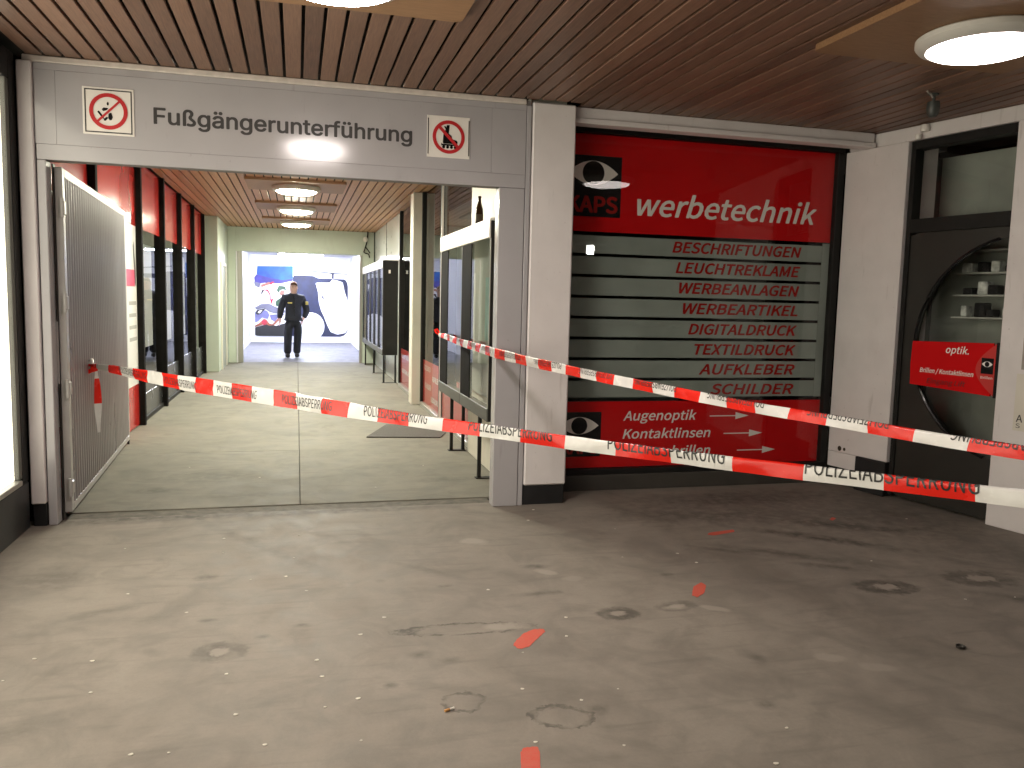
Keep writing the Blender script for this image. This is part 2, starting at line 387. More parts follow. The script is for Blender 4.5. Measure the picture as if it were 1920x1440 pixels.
stains = [(-.318, 3.498, .125, .11, 0, 'ring', .55), (1.512, 3.566, .12, .09, 0, 'ring', .75), (1.84, 3.6, .13, .075, 10, 'ring', .5),
          (3.10, 3.638, .19, .13, -10, 'ring', .8), (3.74, 3.646, .24, .15, -8, 'ring', .7), (-.473, 4.468, .07, .06, 0, 'dark', .5),
          (.74, 3.53, .33, .07, -4, 'line', .7), (.94, 3.52, .14, .05, -4, 'light', .5), (1.07, 4.855, .11, .07, -30, 'light', .55),
          (1.344, 4.211, .08, .045, -40, 'light', .55), (1.454, 4.08, .08, .05, 0, 'light', .35), (1.82, 3.583, .08, .035, 0, 'light', .5),
          (2.02, 3.53, .09, .04, -35, 'light', .6), (2.227, 2.91, .08, .05, -25, 'light', .45), (2.37, 2.79, .10, .05, -20, 'light', .35),
          (1.30, 4.32, .10, .05, 0, 'dark', .6), (-.25, 5.05, 1.0, .07, -57, 'dark', .30), (.1, 5.25, .55, .06, -57, 'dark', .25), (-.95, 5.80, .7, .20, 10, 'dark', .65),
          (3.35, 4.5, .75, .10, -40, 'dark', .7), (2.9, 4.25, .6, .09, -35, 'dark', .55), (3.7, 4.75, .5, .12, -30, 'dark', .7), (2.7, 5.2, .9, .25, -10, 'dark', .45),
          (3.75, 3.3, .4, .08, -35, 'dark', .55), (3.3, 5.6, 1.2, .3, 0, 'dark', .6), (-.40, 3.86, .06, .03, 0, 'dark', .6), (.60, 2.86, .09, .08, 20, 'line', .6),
          (.93, 2.68, .13, .09, -20, 'line', .65), (.62, 3.22, .06, .05, 0, 'dark', .4), (1.08, 2.70, .05, .05, 0, 'dark', .45), (1.72, 2.60, .05, .05, 0, 'dark', .5), (-1.25, 4.6, .25, .3, 0, 'dark', .4), (3.7, 5.1, 1.5, .75, -12, 'dark', .42), (4.3, 4.0, .7, 1.3, 10, 'dark', .32), (0, 5.74, 1.6, .10, 0, 'dark', .6), (.35, 3.05, .04, .03, 0, 'dark', .6), (-.15, 3.62, .05, .03, 20, 'dark', .55), (.02, 3.72, .05, .03, 0, 'dark', .55), (.75, 4.1, .05, .03, 0, 'dark', .5), (2.0, 4.05, .05, .03, 0, 'dark', .5), (1.2, 3.9, .16, .04, 0, 'dark', .45), (.72, 4.35, .30, .05, -45, 'dark', .3), (-.9, 4.05, .35, .06, 25, 'dark', .3), (-.9, 3.0, .3, .08, 30, 'dark', .3), (.5, 3.3, .07, .05, 0, 'dark', .45), (1.9, 3.0, .05, .08, 30, 'dark', .45), (3.0, 4.0, .25, .06, -30, 'dark', .6), (2.55, 4.4, .3, .05, -35, 'dark', .55)]  # broad right-hand patches: dirt plus low light, painted darker to cut bounce
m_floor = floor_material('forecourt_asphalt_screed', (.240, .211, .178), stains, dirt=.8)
m_tfloor = floor_material('tunnel_screed', (.205, .192, .158), [(-.6, 7.0, .5, .3, 0, 'dark', .35), (-1.05, 6.55, .25, .12, 0, 'dark', .4), (.7, 7.2, .35, .15, 0, 'dark', .25),
                          (1.2, 6.6, .3, .12, 0, 'dark', .3), (-.2, 6.3, .8, .12, 0, 'dark', .3), (.3, 9.0, .5, .2, 0, 'dark', .15)], dirt=.75, rough=.72, spots=False)
m_cfloor = floor_material('corridor_screed', (.175, .175, .195), [], dirt=.3, rough=.45, spots=False)

# ================================================================== setting: floors
fl = MB().faces([(-30, -40, 0), (30, -40, 0), (30, 5.80, 0), (-30, 5.80, 0)], [(0, 1, 2, 3)]).faces([(1.60, 5.80, 0), (9, 5.80, 0), (9, 12, 0), (1.60, 12, 0)], [(0, 1, 2, 3)]).build('forecourt_ground', m_floor)
tag(fl, kind='structure')
ts = MB().box(-1.74, 1.60, 5.80, 19.1, -.06, -.012).build('tunnel_floor', m_void); tag(ts, kind='structure')
for (x0, x1, y0, y1) in ((-1.74, .018, 5.965, 8.10), (-1.74, .018, 8.104, 19.1), (.023, 1.80, 5.965, 11.55), (.023, 1.80, 11.554, 19.1)):
    MB().box(x0, x1, y0, y1, -.05, .004, .003).build('floor_slab', m_tfloor, ts)
MB().box(-1.50, 1.40, 5.801, 5.957, -.03, -.003, .002).build('threshold_channel', mat('channel_dirt', (.11, .097, .078), .8, var=.4, scale=14, bump=.5, bscale=50), ts)
tag(MB().box(-1.5, 1.75, 19.1, 27.3, -.05, .0, 0).build('corridor_floor', m_cfloor), kind='structure')

# ================================================================== setting: slatted ceilings
PITCH, X0 = .1083, -.6123
HC = 2.914
ceil = MB().box(-1.70, 6.0, -5.0, 6.10, HC+.045, HC+.08).build('ceiling', m_void); tag(ceil, kind='structure')
sl0 = None
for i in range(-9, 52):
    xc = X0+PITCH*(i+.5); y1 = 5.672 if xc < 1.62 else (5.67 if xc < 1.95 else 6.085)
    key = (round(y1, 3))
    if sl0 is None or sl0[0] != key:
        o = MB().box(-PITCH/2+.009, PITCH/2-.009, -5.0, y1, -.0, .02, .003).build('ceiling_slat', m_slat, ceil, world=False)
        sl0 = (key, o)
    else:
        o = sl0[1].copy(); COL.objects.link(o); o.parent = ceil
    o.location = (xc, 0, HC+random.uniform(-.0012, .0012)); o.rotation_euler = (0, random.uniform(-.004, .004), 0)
HT = 2.975
tce = MB().box(-1.80, 1.80, 5.80, 18.95, HT+.045, HT+.08).build('tunnel_ceiling', m_void); tag(tce, kind='structure')
m_slat2 = wood('cedar_slats_brightened', (.42, .205, .095), (.70, .41, .235), (14, .7, 14))  # same cedar, much paler: tunnel brightness put into the colour
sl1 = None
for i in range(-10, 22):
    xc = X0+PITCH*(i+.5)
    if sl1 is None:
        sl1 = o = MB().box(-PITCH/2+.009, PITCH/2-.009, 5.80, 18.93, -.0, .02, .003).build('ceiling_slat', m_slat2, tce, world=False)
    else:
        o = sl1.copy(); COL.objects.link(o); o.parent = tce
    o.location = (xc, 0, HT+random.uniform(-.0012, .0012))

# ================================================================== portal: frame, lintel, lettering, signs
YP = 5.676
pf = thing('portal_frame', (0, YP, 0), 'grey painted steel portal frame with the lettered lintel over the underpass entrance', 'portal')
box('left_post', m_grey, pf, -1.538, -1.487, YP, YP+.11, .0, 2.295, .004)
box('right_post', m_grey, pf, 1.38, 1.566, YP, YP+.11, .0, 2.295, .004)
box('post_strip', m_grey, pf, 1.571, 1.606, YP+.001, YP+.11, .0, 2.87, .003)
# lintel made of butted sheet panels with open joints
box('lintel_backing', mat('joint_grey', (.20, .185, .18), .6), pf, -1.53, 1.60, YP+.012, YP+.11, 2.297, 2.905, 0)
lint = box('lintel_panel', m_grey, pf, -1.422, 1.318, YP, YP+.010, 2.3905, 2.8318, .0008)
box('lintel_panel', m_grey, pf, -1.536, 1.566, YP+.0006, YP+.010, 2.297, 2.3893, .0008)
box('lintel_panel', m_grey, pf, -1.541, 1.566, YP+.0006, YP+.010, 2.8330, 2.872, .0008)
box('lintel_panel', m_grey, pf, 1.3192, 1.566, YP+.0008, YP+.010, 2.3905, 2.8318, .0008)
box('lintel_panel', m_grey, pf, -1.541, -1.4232, YP+.0008, YP+.010, 2.3905, 2.8318, .0008)
box('top_trim', mat('trim_filler', (.62, .56, .51), .6, var=.1, scale=20, bump=.3, bscale=40), pf, -1.60, 1.565, YP-.010, YP+.10, 2.874, 2.912, .006)
lettering('lettering', 'Fußgängerunterführung', -.868, .763, 2.556, .101, XZ(YP-.0016), m_ink, lint, bold=.022, font=FONT2)
box('left_strip', m_white, pf, -1.628, -1.545, YP-.028, YP+.1, .147, 2.873, .006)
box('strip_base', m_black, pf, -1.622, -1.545, YP-.010, YP+.1, .0, .145, .004)
box('joint_filler', m_void, pf, -1.5445, -1.5385, YP+.02, YP+.1, 0, 2.87, 0)

def prohibition(name, label, x0, x1, z0, z1, slash, pict, border):
    t = thing(name, ((x0+x1)/2, YP, z0), label, 'sign')
    y = YP-.0012
    fn = lambda a, b, d: (a, y-.004+d, b)
    box('plate', m_sign, t, x0, x1, y-.004, y, z0, z1, .0015)
    cx, cz = (x0+x1)/2, (z0+z1)/2; R = (x1-x0)*.375; yy = y-.0056
    f2 = lambda a, b, d: (a, yy+d*.5, b)
    rim = MB()
    if border:
        e, w = .012, .007
        for a in ((x0+e, x1-e, z0+e, z0+e+w), (x0+e, x1-e, z1-e-w, z1-e), (x0+e, x0+e+w, z0+e+w, z1-e-w), (x1-e-w, x1-e, z0+e+w, z1-e-w)): rim.box(a[0], a[1], yy, yy+.001, a[2], a[3])
    else:
        for a in ((x0+.004, x0+.011), (x1-.011, x1-.004)): rim.box(a[0], a[1], yy, yy+.001, z0+.02, z1-.02)
    b_o = rim.build('border', m_ink, t)
    b_o['kind'] = 'stuff'
    for poly in pict: sheet('pictogram', [(cx+p[0]*R, cz+p[1]*R) for p in poly], f2, m_blackgl, t, .001)
    y3 = yy-.0012; n = 40
    ring = MB()
    o_ = ellipse(cx, cz, R, R, n); i_ = ellipse(cx, cz, R*.79, R*.79, n)
    ring.faces([(p[0], y3, p[1]) for p in o_]+[(p[0], y3, p[1]) for p in i_], [(k, (k+1) % n, n+(k+1) % n, n+k) for k in range(n)])
    w = R*(.06 if border else .095); s = slash*.72*R/math.sqrt(1) ; c45 = .84*R*.7071
    d = Vector((1*slash, 1)).normalized(); nn = Vector((-d.y, d.x))
    q = [Vector((cx, cz))+d*(.84*R)*a+nn*w*b for a, b in ((-1, -1), (1, -1), (1, 1), (-1, 1))]
    ring.faces([(p.x, y3-.0006, p.y) for p in q], [(0, 1, 2, 3)])
    ring.build('red_ring', m_signred, t, recalc=False)
    return t
fig = [[(-.58, -.05), (-.50, .02), (-.28, -.28), (-.22, -.42), (-.32, -.40)], [(-.35, .10), (-.25, .20), (0, .18), (-.1, .06), (-.28, .0)], [(-.25, -.42), (-.1, -.30), (-.02, -.35), (-.15, -.52), (-.25, -.52)],
       [(.0, -.12), (.14, -.06), (.22, -.3), (.16, -.45), (.05, -.48), (-.02, -.36)], ellipse(-.03, .42, .055, .10, 12)]
prohibition('prohibition_sign', 'square white sign with black border, red ring and small crossed-out figure, left of the lettering', -1.272, -.979, 2.467, 2.753, 1, fig, True)
skate = [[(-.12, .72), (.06, .72), (.0, .22), (.18, .08), (.22, -.12), (.50, -.18), (.56, -.28), (.54, -.40), (-.34, -.40), (-.36, -.30), (-.32, .36), (-.2, .40)], [(-.30, .62), (-.22, .66), (-.12, .5), (-.18, .44)],
         [(-.46, -.36), (-.40, -.42), (.58, -.42), (.58, -.52), (-.46, -.52)]]+[ellipse(x, -.60, .095, .095, 14) for x in (-.30, -.06, .18, .42)]
prohibition('prohibition_sign', 'square white sign with red ring and crossed-out inline skate, right of the lettering', .864, 1.162, 2.471, 2.750, -1, skate, False)

# ================================================================== white column right of the portal
co = thing('column', (1.77, 5.83, 0), 'white rendered square column with black base between portal and red shop window', 'column')
box('shaft', m_white, co, 1.614, 1.936, 5.672, 6.06, .148, 2.90, .010)
box('base', m_black, co, 1.606, 1.932, 5.690, 6.06, .0, .148, .006)

# ================================================================== lit shop window along the left edge
XL = -1.634
lw = thing('shop_window', (XL, 3.5, 0), 'glaring white lit shop window with dark frame at the left edge', 'shop window')
box('plinth', mat('plinth_slate', (.022, .024, .024), .45, var=.2, scale=7, bump=.06), lw, XL-.25, XL, -1.0, 5.645, 0, .30, .006)
box('sill', m_alu, lw, XL-.06, XL+.008, -1.0, 5.50, .303, .335, .004)
box('end_post', m_frame, lw, XL-.25, XL-.004, 5.545, 5.66, .302, 2.905, .004)
box('head_rail', m_frame, lw, XL-.25, XL-.004, -1.0, 5.545, 2.735, 2.905, .004)
box('inner_frame', mat('window_rubber', (.10, .10, .085), .5), lw, XL-.07, XL-.006, 5.492, 5.543, .337, 2.733, .004)
m_lit = emis('lit_window_panel', C_SHOP, P_SHOP)
for (a, b) in ((3.35, 5.490), (1.18, 3.30), (-1.0, 1.13)):
    box('lit_panel', m_lit, lw, XL-.05, XL-.035, a, b, .337, 2.733, 0)
    pn = MB().faces([(XL-.012, a, .337), (XL-.012, b, .337), (XL-.012, b, 2.733), (XL-.012, a, 2.733)], [(0, 1, 2, 3)]).build('pane', glass('shop_pane', (.97, .97, .95)), lw, recalc=False)
    if a > 0: box('mullion', m_frame, lw, XL-.12, XL-.006, a-.048, a-.002, .337, 2.733, .003)

# ================================================================== gate leaf standing open
gt = thing('gate_leaf', (-1.452, 5.80, 0), 'ribbed grey steel gate leaf standing open on the left of the passage', 'gate', rotz=math.atan2(.9983, -.0590))
GL, G0, G1 = 2.86, .05, 2.272
def lbox(name, m, p, *a, bev=.003): return box(name, m, p, *a, bev=bev, world=False)
hst = lbox('stile', m_gatefr, gt, 0, .07, -.022, .022, G0, G1)
lbox('stile', m_gatefr, gt, GL-.05, GL, -.022, .022, G0, G1)
lbox('rail', m_gatefr, gt, .071, GL-.051, -.022, .022, G1-.055, G1)
lbox('rail', m_gatefr, gt, .071, GL-.051, -.022, .022, G0, G0+.05)
NR = 33; gpitch = (GL-.122)/NR
lbox('groove_shade_sheet', mat('groove_shade', (.05, .048, .046), .5, var=.2), gt, .071, GL-.051, .004, .010, G0+.05, G1-.055, bev=0)  # dark sheet puts the shade between the ribs into the colour
bar0 = None
for k in range(NR):
    if bar0 is None:
        prof = [(-.023, .003), (-.023, -.004)]+[(.023*math.sin(a), -.004-.021*math.cos(a)) for a in [rad(-78+13*q_) for q_ in range(13)]]+[(.023, -.004), (.023, .003)]
        bar0 = MB().prism(prof, lambda a, b, kk: (a, b, (G0+.0505, G1-.0555)[kk])).build('gate_bar', m_gate, gt, world=False, smooth=True); o = bar0
    else:
        o = bar0.copy(); COL.objects.link(o); o.parent = gt
    o.location = (.071+gpitch*(k+.5), 0, 0)
for z in (2.02, 1.42, .87, .22):
    h = MB().box(-.035, .028, -.036, -.0235, z-.045, z+.045, .006); h.tube([(-.022, -.02, z-.06), (-.022, -.02, z+.06)], .012, 10)
    h.build('hinge', m_gatefr, hst, world=False)
lbox('drop_bolt', m_frame, gt, GL-.035, GL-.015, -.02, .0, .005, .05)
gp = thing('dark_gap_strip', (-1.46, 5.85, 0), 'narrow strip standing in for the dark gap between portal frame and gate', 'post')  # dark strip put in for the dark gap beside the hinge stile
box('shaft', mat('gap_dark', (.03, .025, .02), .5, var=.2), gp, -1.4865, -1.4775, 5.79, 5.84, 0, 2.29, .002)
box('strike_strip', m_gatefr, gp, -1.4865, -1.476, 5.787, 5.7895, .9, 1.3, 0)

# ================================================================== shop window with red film (right)
YW = 6.10
sw = thing('shop_window', (3.2, YW, 0), 'dark shop window with red advertising film, striped foil and eye logo', 'shop window')
box('plinth', mat('window_plinth', (.05, .045, .038), .6, var=.15, scale=5, bump=.05), sw, 1.94, 4.46, YW-.06, YW+.10, 0, .125, .005)
box('bottom_rail', m_frame, sw, 1.94, 4.46, YW-.045, YW+.06, .128, .172, .003)
box('right_stile', m_frame, sw, 4.392, 4.455, YW-.045, YW+.06, .174, 2.80, .003)
box('left_stile', m_frame, sw, 1.94, 1.985, YW-.045, YW+.06, .174, 2.80, .003)
box('head_rail', m_frame, sw, 1.94, 4.455, YW-.045, YW+.06, 2.803, 2.91, .003)
MB().faces([(1.985, YW-.02, .174), (4.392, YW-.02, .174), (4.392, YW-.02, 2.803), (1.985, YW-.02, 2.803)], [(0, 1, 2, 3)]).build('pane', g_win, sw, recalc=False)
YF = YW+.005
def wsheet(name, x0, x1, z0, z1, m, y=YF, parent=None): return box(name, m, parent or sw, x0, x1, y, y+.0015, z0, z1, 0)
rb = wsheet('red_band', 1.987, 4.390, 2.058, 2.800, m_red)
gaps = [2.040, 1.878, 1.715, 1.551, 1.386, 1.222, 1.058, .894, .735]
stripes = []
for a, b in zip(gaps, gaps[1:]):
    stripes.append(wsheet('foil_stripe', 1.987, 4.318, b+.012, a-.012, m_foil))
wsheet('foil_edge', 4.320, 4.390, .742, 2.050, m_foil)
rb2 = wsheet('red_band', 1.987, 4.390, .176, .714, m_red)
y2, y3, y4 = YF-.0025, YF-.0045, YF-.0065
m_logo = mat('logo_black', (.008, .008, .009), .8, var=.2, scale=9, spec=.2)
def eyelogo(band, x0, x1, z0, z1, cx, cz, hw, hh, r, word, wx0, wx1, wz, wc):
    wsheet('logo_box', x0, x1, z0, z1, m_logo, y2, band)
    fn = lambda yy: (lambda a, b, d: (a, yy+d, b))
    sheet('eye_shape', almond(cx, cz, hw, hh), fn(y3), m_lett, band, .0012)
    sheet('iris', ellipse(cx, cz, r, r), fn(y4), m_logo, band, .0012)
    lettering('lettering', word, wx0, wx1, wz, wc, XZ(y3), m_dred, band, bold=.03)
eyelogo(rb, 1.995, 2.470, 2.172, 2.640, 2.235, 2.508, .205, .092, .090, 'KAPS', 2.03, 2.446, 2.203, .126)
eyelogo(rb2, 2.01, 2.372, .268, .630, 2.185, .52, .165, .07, .068, 'KAPS', 2.04, 2.35, .29, .09)
lettering('lettering', 'werbetechnik', 2.610, 4.242, 2.200, .170, XZ(y2), m_lett, rb, shear=.24, bold=.018)
for st_, (word, xl, z) in zip(stripes, (('BESCHRIFTUNGEN', 2.931, 1.920), ('LEUCHTREKLAME', 2.968, 1.757), ('WERBEANLAGEN', 3.006, 1.594), ('WERBEARTIKEL', 3.048, 1.429),
                    ('DIGITALDRUCK', 3.104, 1.262), ('TEXTILDRUCK', 3.165, 1.096), ('AUFKLEBER', 3.217, .931), ('SCHILDER', 3.330, .765))):
    lettering('lettering', word, xl, 4.118, z, .088, XZ(y2), m_dred, st_, shear=.22, bold=.03)
for word, xr, z in (('Augenoptik', 3.215, .555), ('Kontaktlinsen', 3.352, .406), ('Sonnenbrillen', 3.358, .258)):
    lettering('lettering', word, 2.562, xr, z, .078, XZ(y2), m_lett, rb2, shear=.2, bold=.016)
for x, z in ((3.338, .584), (3.475, .434), (3.609, .288)):
    MB().prism([(x, z-.004), (x+.24, z-.004), (x+.24, z-.030), (x+.364, z), (x+.24, z+.030), (x+.24, z+.004), (x, z+.004)], lambda a, b, k: (a, y2+k*.001, b)).build('arrow', m_lett, rb2)
# dim room behind the window
rm = thing('shop_room', (3.2, 8.0, 0), 'dim grey shop interior behind the striped window foil', 'room')
box('back_wall', m_dim, rm, 1.95, 5.6, 9.0, 9.1, 0, 2.9, 0); box('side_wall', m_dim, rm, 1.90, 1.95, 6.2, 9.0, 0, 2.9, 0)
box('room_ceiling', m_dim, rm, 1.95, 5.6, 6.2, 9.0, 2.92, 2.96, 0)
box('counter', m_foil, rm, 2.6, 3.8, 7.6, 8.2, 0, .95, .01); box('cabinet', m_dim, rm, 2.1, 2.55, 8.3, 8.95, 0, 2.1, .01)
# white header above the window
hd = thing('header_beam', (3.2, 5.6, 2.76), 'white stepped header beam above the red shop window', 'beam')
box('upper_step', m_white, hd, 1.937, 4.50, 5.765, 5.88, 2.838, 2.911, .003)
box('lower_lip', m_white, hd, 1.937, 4.505, 5.745, 5.87, 2.797, 2.836, .006)

# ================================================================== oblique right wall: pier, optician door, second pier
RW = math.atan2(-.981, .196); RO = (4.46, 6.05, 0)
def rthing(name, s, label, cat):
    t = thing(name, (RO[0]+.1961*s, RO[1]-.9806*s, 0), label, cat, rotz=RW); t['s0'] = s
    return t
def rbox(name, m, t, s0, s1, y0, y1, z0, z1, bev=.003): 
    q = t['s0']; return box(name, m, t, s0-q, s1-q, y0, y1, z0, z1, bev, world=False)
pr1 = rthing('wall_pier', .3, 'white wall pier in the corner between red window and optician door', 'pier')
rbox('pier_face', m_white, pr1, -.0, .596, .0, .35, .282, 2.80, .004)
rbox('pier_foot', m_white, pr1, -.0, .30, .001, .35, .150, .280, .003)
rbox('base', m_black, pr1, .302, .594, -.012, .30, .0, .280, .004); rbox('base', m_black, pr1, .0, .30, .03, .30, .0, .148, .003)
for s_, r_ in ((.125, .020), (.175, .013)):
    q = .3
    MB().prism(ellipse(s_-q, .315, r_, r_*1.1, 14), lambda a, b, k: (a, -.0012+k*.001, b)).build('burn_mark', mat('burn', (.05, .035, .02), .9, var=.5, scale=60), pr1, world=False)
pr2 = rthing('wall_pier', 2.2, 'white wall pier with pasted notices at the right edge beyond the door', 'pier')
rbox('pier_face', m_white, pr2, 1.456, 3.4, -.01, .35, .0, 2.80, .004)
hb2 = rthing('header_beam', 1.7, 'white header beam over the optician door on the right', 'beam')
rbox('beam_body', m_white, hb2, .02, 3.4, .012, .30, 2.803, 2.911, .005)
dr = rthing('shop_door', 1.03, 'dark optician door with large half-round glass and transom above', 'door')
rbox('frame', m_frame, dr, .600, .640, .03, .13, .02, 2.800, .003); rbox('frame', m_frame, dr, 1.430, 1.455, .03, .13, .02, 2.800, .003)
rbox('frame', m_frame, dr, .641, 1.429, .03, .13, 2.735, 2.800, .003); rbox('frame', m_frame, dr, .641, 1.429, .03, .13, 2.10, 2.205, .003)
q = dr['s0']
MB().faces([(.641-q, .08, 2.206), (1.429-q, .08, 2.206), (1.429-q, .08, 2.734), (.641-q, .08, 2.734)], [(0, 1, 2, 3)]).build('transom_pane', g_win, dr, world=False, recalc=False)
# door leaf with a circular arc cut out
arc = [(1.545+.80*math.cos(a), 1.24+.80*math.sin(a)) for a in [rad(97.9-(-1)*k*(164.4/30)) for k in range(31)]]
arc = [(s, z) for s, z in arc if s <= 1.4285]
outer = [(1.4285, 2.098), (.642, 2.098), (.642, .02), (1.4285, .02)]
bmL = MB()
ptsf = [(1.4285, arc[0][1])]+arc+[(1.4285, arc[-1][1])]
n = len(ptsf)
A = []; B = []
for k, (s, z) in enumerate(ptsf):
    f = k/(n-1)
    # matching points on the outer outline: top edge, left edge, bottom edge
    if f < .33: o_ = (1.4285-(1.4285-.642)*f/.33, 2.098)
    elif f < .67: o_ = (.642, 2.098-(2.098-.02)*(f-.33)/.34)
    else: o_ = (.642+(1.4285-.642)*(f-.67)/.33, .02)
    A.append((s-q, z)); B.append((o_[0]-q, o_[1]))
for y0 in (.045,):
    vs = [(a[0], .045, a[1]) for a in A]+[(b[0], .045, b[1]) for b in B]+[(a[0], .085, a[1]) for a in A]
    fs = [(k, k+1, n+k+1, n+k) for k in range(n-1)]+[(k, k+1, 2*n+k+1, 2*n+k) for k in range(n-1)]
    bmL.faces(vs, fs)
leaf = bmL.build('door_leaf', mat('door_leaf_dark', (.020, .018, .015), .4, var=.15, scale=3), dr, world=False)
MB().faces([(.70-q, .07, .2), (1.429-q, .07, .2), (1.429-q, .07, 2.08), (.70-q, .07, 2.08)], [(0, 1, 2, 3)]).build('pane', g_win, dr, world=False, recalc=False)
MB().tube([(a[0], .042, a[1]) for a in A[1:-1]], .012, 6).build('arc_bead', m_blackgl, leaf, world=False, smooth=True)
# red sign plate on the door
sg = rthing('door_sign', 1.1, 'red sign plate with white lettering and eye logo across the dark door', 'sign')
q = sg['s0']; ys = .018
fnr = lambda yy: (lambda a, b, d: (a-q, yy+d, b))
spl = MB().prism([(.745, .934), (1.395, .908), (1.395, 1.285), (.745, 1.268), (.738, 1.10)], lambda a, b, k: (a-q, ys+k*.012, b)).build('plate', m_red, sg, world=False)
lens = [(1.425, 1.284)]+[(1.425-.145*math.sin(math.pi*k/14), 1.284-.374*k/14) for k in range(1, 14)]+[(1.425, .910)]
lgp = MB().prism(lens, lambda a, b, k: (a-q, ys-.010+k*.008, b)).build('logo_panel', m_redb, sg, world=False)
rbox('end_bar', m_blackgl, sg, 1.427, 1.452, ys-.02, ys+.05, .900, 1.292, .003); rbox('bracket', m_frame, sg, 1.40, 1.45, ys+.013, .044, 1.02, 1.16, .002)
sheet('logo_box', [(1.322, 1.066), (1.412, 1.066), (1.412, 1.178), (1.322, 1.178)], fnr(ys-.0125), m_blackgl, lgp, .0015, world=False)
sheet('eye_shape', almond(1.367, 1.135, .040, .020, 8), fnr(ys-.0145), m_lett, lgp, .001, world=False)
sheet('iris', ellipse(1.367, 1.135, .017, .0185, 14), fnr(ys-.0160), m_blackgl, lgp, .001, world=False)
RT = lambda a, b: (a-q, ys-.002, b)
lettering('lettering', 'optik.', 1.032, 1.215, 1.193, .052, RT, m_lett, spl, shear=.2, bold=.012, world=False)
lettering('lettering', 'Brillen / Kontaktlinsen', .826, 1.262, 1.034, .034, RT, m_lett, spl, shear=.2, bold=.012, world=False)
lettering('lettering', 'Eingang Lift', .890, 1.205, .955, .038, RT, mat('dark_red_ink', (.07, .006, .006), .5), spl, shear=.2, bold=.006, world=False)
lettering('lettering', 'Brillen', 1.324, 1.412, 1.030, .018, lambda a, b: (a-q, ys-.0125, b), m_lett, lgp, bold=.01, world=False)
for nm, lab, a, b, z0, z1, mm in (('notice', 'grey notice pasted on the right edge pier, upper of two', 1.62, 1.83, 1.12, 1.42, mat('paper_grey', (.34, .31, .27), .7, var=.1)),
                                   ('notice', 'white notice pasted on the right edge pier, lower of two', 1.595, 1.81, .70, 1.09, mat('paper_white', (.70, .66, .58), .7, var=.04))):
    t = rthing(nm, a, lab, 'notice'); rbox('paper', mm, t, a, b, -.0125, -.0112, z0, z1, 0)
    if z0 < 1: lettering('lettering', 'A b', .02, .12, .08, .05, lambda x, z: (x, -.0142, z0+z-.02), m_ink, t, bold=.01, world=False); lettering('lettering', 'S', .02, .05, .03, .03, lambda x, z: (x, -.0142, z0+z-.01), m_ink, t, world=False)
# optician's display shelves behind the glass
sh = rthing('display_shelf', 1.2, 'dim display shelves with spectacle stands behind the optician door', 'shelf')
rbox('back_panel', mat('shelf_back', (.34, .36, .315), .6, var=.25, scale=2), sh, .45, 2.6, .60, .63, 0, 2.75, 0)
rbox('side_panel', m_dim, sh, .40, .44, .3, .63, 0, 2.75, 0)
for z in (1.45, 1.62, 1.79, 1.96): rbox('shelf_board', mat('shelf_glass', (.45, .46, .42), .2), sh, .80, 2.3, .36, .598, z, z+.014, .002)
m_case = mat('case_grey', (.60, .62, .58), .10, var=.5, scale=18); m_caseb = mat('case_dark', (.03, .03, .03), .2)
for z in (1.462, 1.632, 1.802):
    for k in range(11):
        a = .86+k*.11+random.uniform(-.02, .02); w = random.uniform(.04, .09); h = random.uniform(.05, .12)
        rbox('spectacle_case', m_case if random.random() < .65 else m_caseb, sh, a, a+w, .38, .47, z+.003, z+h, .008)
# small camera under the ceiling in that corner, with cable and junction box
sc = thing('security_camera', (4.02, 4.60, 2.912), 'small dark device hanging from the ceiling near the right-hand lamp', 'camera')
m_dev = mat('device_dark', (.05, .055, .05), .4, var=.2)
MB().lathe([(0, 0), (.03, -.002), (.03, -.012), (.010, -.014), (.010, -.05), (.038, -.055), (.042, -.09), (.036, -.13), (.022, -.15), (0, -.152)], (4.02, 4.60, 2.912), 20).build('housing', m_dev, sc, smooth=True)
MB().tube([(3.93, 4.56, 2.911), (3.95, 4.57, 2.900), (3.985, 4.59, 2.905), (4.01, 4.60, 2.885)], .006, 6).build('cable', mat('cable_grey', (.4, .38, .34), .5), sc, smooth=True)
jb = thing('junction_box', (4.60, 5.32, 2.86), 'round white cable clamp on the header beside the optician door', 'junction box')
MB().lathe([(0, .035), (.03, .03), (.036, .0), (.03, -.02), (0, -.024)], (4.590, 5.32, 2.868), 18).build('cap', m_sign, jb, smooth=True)
MB().lathe([(0, .025), (.024, .02), (.026, .0), (.02, -.02), (0, -.024)], (4.570, 5.36, 2.815), 18).build('clamp', m_sign, jb, smooth=True)

# ================================================================== ceiling lamps on mounting boards
def rounded(x0, x1, y0, y1, r, n=5):
    P = []
    for cx, cy, a0 in ((x1-r, y1-r, 0), (x0+r, y1-r, 90), (x0+r, y0+r, 180), (x1-r, y0+r, 270)):
        P += [(cx+r*math.cos(rad(a0+90*k/n)), cy+r*math.sin(rad(a0+90*k/n))) for k in range(n+1)]
    return P
def ceiling_lamp(x, y, zc, label, em, group, w=1.26, l=1.02):
    t = thing('ceiling_lamp', (x, y, zc), label, 'lamp', group=group)
    b = MB().prism(rounded(-w/2, w/2, -l/2, l/2, .04), lambda a, b_, k: (a, b_, -.002-.034*(1-k)))
    b.build('mounting_board', m_board, t, world=False)
    dru = MB().lathe([(.300, -.0365), (.312, -.045), (.312, -.070), (.296, -.090), (.262, -.102), (.258, -.098), (.258, -.06), (0, -.06)], n=48).build('drum', m_drum, t, world=False, smooth=True)
    MB().lathe([(.256, -.085), (.254, -.100), (.240, -.112), (.20, -.124), (.12, -.132), (0, -.135)], n=48).build('diffuser', em, dru, world=False, smooth=True)
    return t
